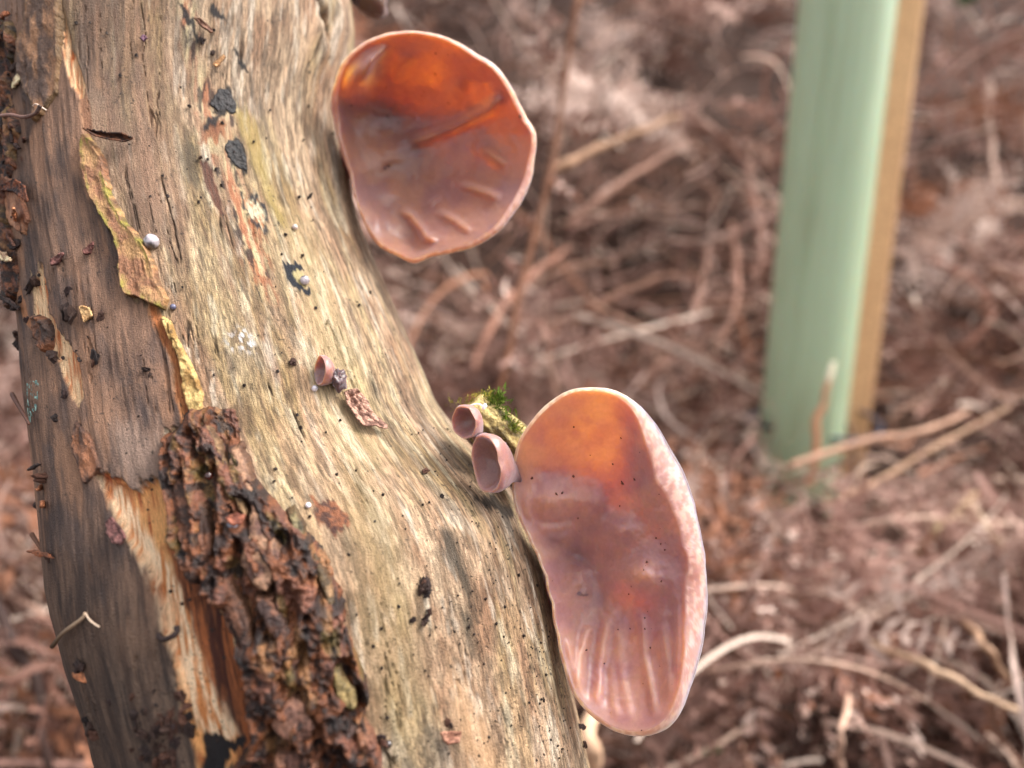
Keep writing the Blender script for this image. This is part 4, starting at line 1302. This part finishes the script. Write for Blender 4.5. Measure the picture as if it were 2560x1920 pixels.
# ------------------------------------------------------------------ tree guard and stake
TX, TY = 0.352, 0.89
tg = thing('tree_guard', (TX, TY, ground_z(TX, TY)), 'pale green plastic tree guard tube standing in the dead bracken', 'tree guard')
n, zs = 96, np.linspace(-0.12, 0.78, 30)
th = np.linspace(0, 2 * np.pi, n, endpoint=False)
rad = 0.0475 * (1 + 0.008 * np.cos(th * 24) + 0.02 * np.cos(2 * th + 0.6))
ring = np.stack([np.cos(th) * rad, np.sin(th) * rad], -1)
outer = np.stack([np.broadcast_to(ring[:, 0], (30, n)), np.broadcast_to(ring[:, 1], (30, n)), np.broadcast_to(zs[:, None], (30, n))], -1)
inner = outer[::-1] * np.array([0.972, 0.972, 1.0])
V = np.concatenate([outer, inner, outer[:1]]).reshape(-1, 3) + np.array([TX, TY, 0])
M_guard, nt, bs = node_mat('green_plastic')
bs.inputs['Base Color'].default_value = (*lin(176, 206, 172), 1)
bs.inputs['Roughness'].default_value = 0.45
bs.inputs['Subsurface Weight'].default_value = 0.3
bs.inputs['Subsurface Scale'].default_value = 0.01
wv_ = nt.nodes.new('ShaderNodeTexNoise')
wv_.inputs['Scale'].default_value = 14
mr = nt.nodes.new('ShaderNodeMix')
mr.data_type = 'RGBA'
mr.inputs['A'].default_value = (*lin(172, 188, 152, 0.9), 1)
mr.inputs['B'].default_value = (*lin(184, 200, 166, 0.9), 1)
nt.links.new(wv_.outputs['Fac'], mr.inputs['Factor'])
nt.links.new(mr.outputs['Result'], bs.inputs['Base Color'])
gn = nt.nodes.new('ShaderNodeTexNoise')
gn.inputs['Scale'].default_value = 5.0
gn.inputs['Detail'].default_value = 8
gm = nt.nodes.new('ShaderNodeMapping')
gm.inputs['Scale'].default_value = (9, 9, 1.2)
tcg = nt.nodes.new('ShaderNodeTexCoord')
nt.links.new(tcg.outputs['Object'], gm.inputs['Vector'])
nt.links.new(gm.outputs[0], gn.inputs['Vector'])
gr_ = nt.nodes.new('ShaderNodeMapRange')
gr_.inputs['From Min'].default_value = 0.52
gr_.inputs['From Max'].default_value = 0.78
gr_.inputs['To Max'].default_value = 0.55
nt.links.new(gn.outputs['Fac'], gr_.inputs['Value'])
mg = nt.nodes.new('ShaderNodeMix')
mg.data_type = 'RGBA'
mg.inputs['B'].default_value = (*lin(132, 136, 98), 1)
nt.links.new(gr_.outputs[0], mg.inputs['Factor'])
nt.links.new(mr.outputs['Result'], mg.inputs['A'])
nt.links.new(mg.outputs['Result'], bs.inputs['Base Color'])
put('tube', mesh_np('tube', V, grid_faces(61, n, True)), M_guard, tg)
for a in (-2.3, -0.6):
    P = np.array([[TX + 0.0478 * math.cos(a), TY + 0.0478 * math.sin(a), z] for z in np.linspace(-0.05, 0.78, 12)])
    V, fq = tube_mesh(P, 0.0011, 6)
    put('moulded_rib', mesh_np('moulded_rib', V, fq), M_guard, tg)
SX, SY = 0.440, 0.955
st = thing('wooden_stake', (SX, SY, ground_z(SX, SY)), 'square tan wooden stake standing against the green tree guard', 'stake')
w = 0.0175
zs = np.linspace(-0.1, 0.98, 40)
cor = np.array([(-1, -0.86), (-0.86, -1), (0.86, -1), (1, -0.86), (1, 0.86), (0.86, 1), (-0.86, 1), (-1, 0.86)]) * w
V = np.stack([np.stack([SX + cor[:, 0] + 0.0012 * (vnoise(z * 9, np.arange(8) * 3.1, 0, 3) - 0.5), SY + cor[:, 1], np.full(8, z)], -1) for z in zs])
top = V[-1].mean(0) + np.array([0, 0, 0.004])
V = np.vstack([V.reshape(-1, 3), top])
j = np.arange(8)
tris = np.stack([np.full(8, 320), 39 * 8 + j, 39 * 8 + (j + 1) % 8], -1)
sc_ = mix(lin(196, 148, 108), lin(222, 178, 134), fbm(V[:, 0] * 300, V[:, 1] * 300, V[:, 2] * 6, 3, 3))
put('post', mesh_np('post', V, (grid_faces(40, 8, True), tris), sc_, smooth=False), M_stem, st)
P = np.array([[TX + 0.02 + 0.088 * math.cos(a) * 0.92, TY + 0.02 + 0.062 * math.sin(a), 0.056 + 0.005 * math.sin(a * 2)] for a in np.linspace(0, 2 * math.pi, 40)])
V, fq = tube_mesh(P, 0.003, 6)
put('cable_tie', mesh_np('cable_tie', V, fq, lin(50, 52, 66)), M_stem, st)


# ------------------------------------------------------------------ dead bracken
def ribbon(P, w, side):
    n = len(P)
    V = np.empty((2 * n, 3))
    V[0::2] = P - side * w[:, None]
    V[1::2] = P + side * w[:, None]
    i = np.arange(n - 1) * 2
    return V, np.stack([i, i + 1, i + 3, i + 2], -1)


def curl_path(p0, d, n, step, bend, axis, r_, sag=0.0):
    """polyline that curls about an axis"""
    P = [np.array(p0)]
    d = np.array(d, float)
    for k in range(n - 1):
        P.append(P[-1] + d * step)
        a = bend * (1 + 0.35 * r_.normal())
        ca, sa = math.cos(a), math.sin(a)
        d = d * ca + np.cross(axis, d) * sa + axis * (axis @ d) * (1 - ca)
        d = d + np.array([0, 0, -sag])
        d /= np.linalg.norm(d)
    return np.array(P)


def pinna(p0, d, length, r_, fine=True):
    """one shrivelled side leaf: midrib with curled leaflets; list of (V,quads)"""
    out = []
    n = 9
    ax = np.cross(d, [0, 0, 1.0]) + r_.normal(size=3) * 0.5
    ax /= np.linalg.norm(ax)
    P = curl_path(p0, d, n, length / n, r_.uniform(-0.05, 0.42), ax, r_, 0.10)
    side = np.cross(np.gradient(P, axis=0), r_.normal(size=3))
    side /= np.linalg.norm(side, axis=1, keepdims=True) + 1e-9
    out.append(ribbon(P, np.linspace(0.0012, 0.0006, n), side))
    T = np.gradient(P, axis=0)
    T /= np.linalg.norm(T, axis=1, keepdims=True)
    for k in range(1, n):
        ll = length * 0.24 * (1.1 - k / n) * r_.uniform(0.6, 1.3) + 0.003
        for s in (-1, 1):
            dd = side[k] * s + T[k] * 0.5 + r_.normal(size=3) * 0.3
            dd /= np.linalg.norm(dd)
            nn = np.cross(dd, T[k])
            nn /= np.linalg.norm(nn) + 1e-9
            p1 = P[k] + dd * ll * 0.5
            p2 = p1 + (dd * 0.6 + nn * r_.uniform(-0.9, 0.9)) * ll * 0.5
            q = np.cross(dd, nn)
            out.append(ribbon(np.array([P[k], p1, p2]), np.array([0.0008, 0.0019, 0.0006]) * (0.6 + ll * 40), np.array([q, q, q])))
    return out


def frond_proto(seed):
    r_ = np.random.default_rng(seed)
    L = r_.uniform(0.32, 0.55)
    n = 22
    P = curl_path((0, 0, 0), (1, 0, 0.25), n, L / n, r_.uniform(0.0, 0.06), np.array([0, 1.0, 0]) * 0.8 + np.array([0, 0, 0.6]) * r_.choice([-1, 1]), r_)
    V, (fq, ft) = tube_mesh(P, np.linspace(0.0021, 0.0008, n), 5)
    out = [(V, fq, 0)]
    T = np.gradient(P, axis=0)
    T /= np.linalg.norm(T, axis=1, keepdims=True)
    for k in range(3, n - 1):
        for s in (-1, 1):
            if r_.random() < 0.32:
                continue
            sd_ = np.cross(T[k], [0, 0, 1.0]) * s
            sd_ /= np.linalg.norm(sd_)
            d = sd_ + T[k] * 0.55 + np.array([0, 0, r_.uniform(-0.5, 0.3)])
            d /= np.linalg.norm(d)
            for V, fq in pinna(P[k], d, 0.17 * (1.02 - k / n) ** 0.8 * r_.uniform(0.6, 1.1) + 0.015, r_):
                out.append((V, fq, 1))
    Vs, Fs, tag, o = [], [], [], 0
    for V, fq, t in out:
        Vs.append(V)
        Fs.append(fq + o)
        tag.append(np.full(len(V), t))
        o += len(V)
    return np.vstack(Vs), np.vstack(Fs), np.concatenate(tag)


FR = [frond_proto(500 + k) for k in range(7)]
PAL = np.array([lin(172, 128, 112), lin(146, 102, 86), lin(204, 162, 144), lin(116, 78, 64), lin(226, 190, 172), lin(178, 118, 88), lin(84, 56, 46)]) * 0.80 * np.array([0.97, 1.05, 1.10])
PALP = [0.20, 0.18, 0.16, 0.16, 0.12, 0.08, 0.10]
STEMC = np.array([lin(220, 188, 168), lin(178, 136, 114), lin(236, 212, 194), lin(120, 84, 66)]) * 0.8


def rot_m(yaw, pitch, roll):
    cy, sy, cp, sp, cr, sr = math.cos(yaw), math.sin(yaw), math.cos(pitch), math.sin(pitch), math.cos(roll), math.sin(roll)
    return np.array([[cy, -sy, 0], [sy, cy, 0], [0, 0, 1]]) @ np.array([[cp, 0, sp], [0, 1, 0], [-sp, 0, cp]]) @ np.array([[1, 0, 0], [0, cr, -sr], [0, sr, cr]])


def clear_of_view(V, dmin):
    """true when nothing stands between the lens and the log"""
    px, py, d = proj(V)
    near = (d > 0.0) & (d < dmin) & (px > -500) & (px < 3060) & (py > -500) & (py < 2420)
    return not near.any() and not (np.linalg.norm(V - CAM, axis=1) < 0.2).any()


r_ = np.random.default_rng(40)
Vs, Fs, Cs, o, count = [], [], [], 0, 0
tries = 0
while count < 430 and tries < 3000:
    tries += 1
    k = r_.integers(len(FR))
    V, fq, tg_ = FR[k]
    near = count < 250
    dist = r_.uniform(0.30, 1.15) if near else 1.0 + 2.6 * r_.random() ** 1.3
    half = (0.75 if near else 1.05) * dist + 0.25
    x = r_.uniform(-half, half)
    if math.hypot((x - 0.20) / 1.2, dist - 1.2) < 0.24 and r_.random() < 0.9:
        continue
    scale = r_.uniform(0.6, 1.0) if near else r_.uniform(0.9, 1.7)
    slope = -0.5 if dist > 1.1 else 0.0
    W = (V * scale) @ rot_m(r_.uniform(0, 6.283), r_.normal() * 0.30 + slope * 0.0, r_.normal() * 0.8).T
    z = ground_z(x, dist) + r_.uniform(0.0, 0.11) * (1 if near else 1.6)
    W = W + np.array([x, dist, z])
    gz = ground_z(W[::7, 0], W[::7, 1]).min()
    W[:, 2] = np.maximum(W[:, 2], ground_z(W[:, 0], W[:, 1]) + 0.004) if near else W[:, 2] + np.maximum(0, np.median(ground_z(W[::9, 0], W[::9, 1]) - W[::9, 2])) + 0.02
    if not clear_of_view(W, 0.30):
        continue
    # keep clear of the tube's foot
    if (np.hypot(W[:, 0] - TX, W[:, 1] - TY) < 0.05).any() or (((np.abs(W[:, 0] - SX) < 0.02) & (np.abs(W[:, 1] - SY) < 0.02)).any()):
        if r_.random() < 0.8:
            continue
    px, py, d = proj(W)
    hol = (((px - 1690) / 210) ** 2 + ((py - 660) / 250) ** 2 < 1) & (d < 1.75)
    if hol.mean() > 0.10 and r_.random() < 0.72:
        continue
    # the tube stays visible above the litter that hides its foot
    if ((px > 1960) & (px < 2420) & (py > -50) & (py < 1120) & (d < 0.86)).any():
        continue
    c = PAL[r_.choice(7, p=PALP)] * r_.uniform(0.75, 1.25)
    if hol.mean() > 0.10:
        c = PAL[r_.choice([3, 6])] * 0.7                  # darker palette paints the hollow's shade onto its fronds
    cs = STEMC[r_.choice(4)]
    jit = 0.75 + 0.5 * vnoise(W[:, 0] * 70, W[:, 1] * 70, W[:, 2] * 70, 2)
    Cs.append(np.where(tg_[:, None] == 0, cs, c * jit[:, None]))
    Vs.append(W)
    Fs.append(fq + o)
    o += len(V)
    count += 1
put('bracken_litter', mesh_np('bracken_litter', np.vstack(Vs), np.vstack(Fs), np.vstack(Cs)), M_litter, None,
    'tangled mass of curled pinkish brown dead bracken covering the ground', 'bracken', kind='stuff', center=False)

# loose curled strands and straws mixed through it
Vs, Fs, Cs, o = [], [], [], 0
for i in range(5500):
    near = i < 2600
    dist = r_.uniform(0.33, 1.2) if near else 1.0 + 2.8 * r_.random() ** 1.3
    half = 0.75 * dist + 0.2
    x = r_.uniform(-half, half)
    if i >= 5200:                                        # strands arching across the hollow
        dist, x = r_.uniform(1.0, 1.5), r_.uniform(0.05, 0.45)
    p0 = np.array([x, dist, ground_z(x, dist) + r_.uniform(0.01, 0.13) * (1 if near else 1.8)])
    d = r_.normal(size=3) * np.array([1, 1, 0.35])
    d /= np.linalg.norm(d)
    ax = r_.normal(size=3)
    ax /= np.linalg.norm(ax)
    n = 10
    L = r_.uniform(0.04, 0.20) * (1 if near else 1.9)
    P = curl_path(p0, d, n, L / n, r_.uniform(0, 0.35), ax, r_, 0.04)
    P[:, 2] = np.maximum(P[:, 2], ground_z(P[:, 0], P[:, 1]) + 0.004)
    if not clear_of_view(P, 0.30):
        continue
    px, py, dd = proj(P)
    if ((((px - 1690) / 200) ** 2 + ((py - 660) / 240) ** 2 < 1) & (dd < 1.75)).mean() > 0.3 and r_.random() < 0.3:
        continue
    if ((px > 1960) & (px < 2420) & (py > -50) & (py < 1130) & (dd < 0.9)).any():
        continue
    side = np.cross(np.gradient(P, axis=0), r_.normal(size=3))
    side /= np.linalg.norm(side, axis=1, keepdims=True) + 1e-9
    V, fq = ribbon(P, np.linspace(1, 0.5, n) * r_.uniform(0.0008, 0.0026) * (1 if near else 1.8), side)
    Vs.append(V)
    Fs.append(fq + o)
    o += len(V)
    c = PAL[r_.choice(7, p=PALP)] if r_.random() < 0.6 else STEMC[r_.choice(4)]
    Cs.append(np.broadcast_to(c * r_.uniform(0.7, 1.3), (len(V), 3)))
put('dead_strands', mesh_np('dead_strands', np.vstack(Vs), np.vstack(Fs), np.vstack(Cs)), M_litter, None,
    'loose curled strands and dry stalks strewn through the dead bracken', 'strands', kind='stuff', center=False)

# stems one can pick out
STEMS = [
    ('bracken_stem', [(1448, -20, .62), (1405, 190, .62), (1372, 420, .60), (1330, 620, .58), (1292, 800, .56), (1245, 975, .54), (1190, 1240, .52), (1150, 1560, .50), (1120, 1800, .49)], 26, (128, 82, 56), 'upright rusty brown bracken stem behind the round amber fungus'),
    ('bracken_stem', [(1755, 1458, .41), (1810, 1432, .42), (1890, 1420, .43), (1960, 1445, .44), (2012, 1492, .44)], 17, (214, 180, 156), 'pale arched bracken stem springing out behind the large fungus rim'),
    ('bracken_stem', [(1735, 1684, .40), (1850, 1666, .40), (1990, 1650, .41), (2100, 1660, .42), (2210, 1697, .43), (2320, 1756, .44)], 15, (214, 178, 156), 'pale bracken stem with a comb of drooping brown leaflets'),
    ('grass_stalk', [(2050, 1328, .50), (2200, 1311, .49), (2360, 1297, .48), (2600, 1312, .47)], 24, (226, 190, 168), 'long pale stalk lying level beyond the crossed straws'),
    ('grass_stalk', [(2290, 1392, .47), (2360, 1315, .48), (2440, 1232, .49)], 24, (214, 182, 142), 'straw leaning one way in the crossed pair'),
    ('grass_stalk', [(2424, 1240, .48), (2480, 1330, .47), (2535, 1420, .46)], 24, (224, 194, 166), 'straw leaning the other way in the crossed pair'),
    ('grass_stalk', [(1975, 1165, .70), (2140, 1112, .71), (2300, 1080, .73), (2420, 1028, .76)], 24, (204, 158, 130), 'orange tan stick lying across the foot of the green tube'),
    ('grass_stalk', [(2060, 1262, .66), (2200, 1200, .68), (2360, 1105, .72), (2520, 1020, .76)], 18, (196, 154, 122), 'thin tan stick below the one across the green tube'),
    ('broken_stem', [(2022, 1215, .72), (2040, 1100, .72), (2062, 985, .72), (2084, 905, .72)], 26, (198, 140, 104), 'broken upright stem with a cream tip before the green tube'),
    ('grass_stalk', [(2150, 1600, .40), (2300, 1660, .40), (2440, 1722, .40), (2600, 1800, .40)], 26, (218, 182, 150), 'thick yellowish straw sloping down at the foot of the bracken'),
    ('grass_stalk', [(2400, 1545, .43), (2470, 1620, .42), (2540, 1720, .41)], 26, (190, 150, 120), 'tan straw end beside the thick yellowish one'),
    ('grass_stalk', [(2100, 1940, .36), (2112, 1820, .37), (2132, 1680, .38)], 24, (212, 172, 148), 'pale upright stalk at the foot of the bracken comb'),
    ('grass_stalk', [(1372, 425, .78), (1470, 380, .80), (1600, 325, .84), (1700, 292, .88)], 28, (206, 160, 126), 'pale stalk slanting up beside the rusty bracken stem'),
    ('grass_stalk', [(1400, 830, .74), (1500, 760, .76), (1640, 700, .80), (1760, 690, .84)], 22, (150, 108, 88), 'brown stalk slanting across the dark hollow'),
    ('grass_stalk', [(1420, 560, .72), (1530, 470, .76), (1650, 400, .80), (1740, 360, .84)], 22, (178, 134, 114), 'dull stalk at the top of the dark hollow'),
    ('bracken_stem', [(1480, 215, .95), (1640, 268, .90), (1790, 340, .86), (1870, 440, .82), (1905, 580, .80), (1880, 720, .80)], 34, (140, 100, 84), 'thick drooping brown frond stem arching over the dark hollow'),
    ('bracken_stem', [(1830, 560, .78), (1845, 700, .78), (1800, 850, .76), (1730, 960, .74)], 20, (166, 120, 100), 'brown stem hanging inside the dark hollow'),
    ('bracken_stem', [(1560, 1010, .66), (1650, 900, .70), (1740, 760, .74), (1770, 620, .78)], 18, (150, 108, 90), 'slanting stem below the dark hollow'),
    ('grass_stalk', [(1150, 1000, .60), (1230, 820, .62), (1330, 690, .66), (1420, 620, .7)], 24, (196, 140, 116), 'pinkish stalk rising between the two large fungi'),
    ('dead_twig', [(-30, 1470, .44), (45, 1620, .43), (92, 1740, .42), (118, 1860, .41), (130, 1960, .41)], 42, (66, 46, 40), 'thick dark twig rising through the bracken on the shaded side'),
    ('dead_twig', [(78, 1560, .45), (108, 1680, .44), (128, 1790, .44), (140, 1850, .44)], 15, (84, 56, 48), 'thin dark twig beside the thick one'),
    ('grass_stalk', [(1468, 1960, .30), (1474, 1860, .305), (1480, 1780, .31), (1500, 1720, .32)], 56, (226, 184, 150), 'broad cream stalk tucked behind the log and large fungus'),
    ('grass_stalk', [(-20, 1300, .46), (40, 1262, .46), (100, 1230, .47), (130, 1220, .47)], 22, (206, 176, 160), 'pale stalk meeting the shaded log edge'),
    ('grass_stalk', [(-20, 1530, .47), (40, 1500, .46), (110, 1540, .45), (165, 1600, .45), (170, 1700, .45)], 20, (206, 164, 142), 'curly pale stalk beside the thick dark twig'),
    ('grass_stalk', [(40, 1340, .5), (70, 1400, .5), (120, 1450, .5), (170, 1490, .5)], 18, (186, 144, 116), 'tan stalk sloping towards the shaded log edge'),
    ('bracken_stem', [(2470, 200, .9), (2490, 420, .88), (2480, 560, .86)], 24, (196, 160, 140), 'pale curled stem hanging beside the wooden stake'),
    ('bracken_stem', [(2300, 640, .9), (2420, 690, .86), (2480, 780, .84), (2400, 880, .82)], 24, (176, 124, 104), 'brown curled stem low beside the wooden stake'),
]


def lay_depth(x, y, h):
    """distance at which the line of sight meets the top of the litter"""
    ds = np.linspace(0.32, 3.5, 1200)
    P = unproj(np.full(1200, x), np.full(1200, y), ds)
    hole = 0.22 * np.exp(-((P[:, 0] - 0.20) / 0.22) ** 2 - ((P[:, 1] - 1.25) / 0.22) ** 2)
    hit = np.nonzero(P[:, 2] < ground_z(P[:, 0], P[:, 1]) + hole + h)[0]
    return ds[hit[0]] if len(hit) else 2.2


r_ = np.random.default_rng(60)
for nm, pts, wpx, c, lb in STEMS:
    if nm not in ('dead_twig', 'broken_stem') and 'rusty' not in lb and 'tube' not in lb:
        n_ = len(pts)
        pts = [(x, y, lay_depth(x, y, 0.105 + 0.04 * math.sin(math.pi * k / (n_ - 1)))) for k, (x, y, _) in enumerate(pts)]
    P = spline([unproj(x, y, d) for x, y, d in pts], 40)
    wig = px_m(wpx * 0.55, pts[0][2]) * sstep(0, 6, np.minimum(np.arange(40), 39 - np.arange(40)))
    P = P + wig[:, None] * np.stack([fbm(np.arange(40) / 9.0, wpx + k * 7.7, 0, 3, 15 + k) * 2 - 1 for k in range(3)], -1)
    d = (P - CAM) @ FWD
    rr = np.median(px_m(wpx * 0.36, d)) * np.linspace(1.15, 0.65, 40) * (1 + 0.5 * (fbm(np.arange(40) / 3.0, wpx, 0, 3, 12) - 0.5))
    V, fq = tube_mesh(P, rr, 9)
    col = lin(*c, 0.75) * (0.8 + 0.4 * fbm(V[:, 0] * 60, V[:, 1] * 60, V[:, 2] * 60, 3, 14))[:, None]
    if nm == 'broken_stem':
        col = mix(col, lin(250, 236, 206), sstep(960, 940, proj(V)[1]))
    has = nm == 'bracken_stem'
    o_ = thing(nm, P[0], lb, 'stem' if nm != 'dead_twig' else 'twig')
    put('shaft', mesh_np('shaft', V, fq, col), M_stem, o_)
    if has:
        T = np.gradient(P, axis=0)
        T /= np.linalg.norm(T, axis=1, keepdims=True)
        for k in range(4, 38, 2 if 'comb' in lb else 3):
            s = 1 if (k // 2) % 2 else -1
            down = np.array([0, 0, -1.0])
            sd_ = np.cross(T[k], FWD) * s
            dirn = (down * 0.9 + T[k] * 0.25 + r_.normal(size=3) * 0.2) if 'comb' in lb else (sd_ + T[k] * 0.5 + r_.normal(size=3) * 0.4)
            dirn /= np.linalg.norm(dirn)
            pp = [(v, f, PAL[r_.choice(7, p=PALP)] * 1.1) for v, f in pinna(P[k], dirn, r_.uniform(0.03, 0.075), r_)]
            put('leaflet', mesh_np('leaflet', *join(pp)), M_litter, o_)

# a few green leaves low in the bracken
for x, y, d, s, lb in [(1765, 1890, .44, 0.011, 'dark green leaf in the shadow under the bracken'), (2425, -6, 1.35, 0.028, 'small green leaf high beside the wooden stake')]:
    P0 = unproj(x, y, d)
    t = np.linspace(0, 1, 12)
    wv2 = np.sin(np.pi * t ** 0.8) * s * 0.32 + 0.0004
    mid = P0 + np.outer((t - 0.5) * s * 2, RIGHT * 0.9 + UP * 0.3) - np.outer(0.2 * s * (t - 0.5) ** 2, UP)
    rows_ = np.stack([mid + wv2[:, None] * k * (UP * 0.8 - RIGHT * 0.3 - FWD * 0.4) + FWD * s * 0.15 * k * k for k in (-1, -0.5, 0, 0.5, 1)], 1)
    put('green_leaf', mesh_np('green_leaf', rows_, grid_faces(12, 5), lin(40, 66, 34)), M_moss, None, lb, 'leaf')  # shared leaf green darkened: the low leaf's shadow is in the colour
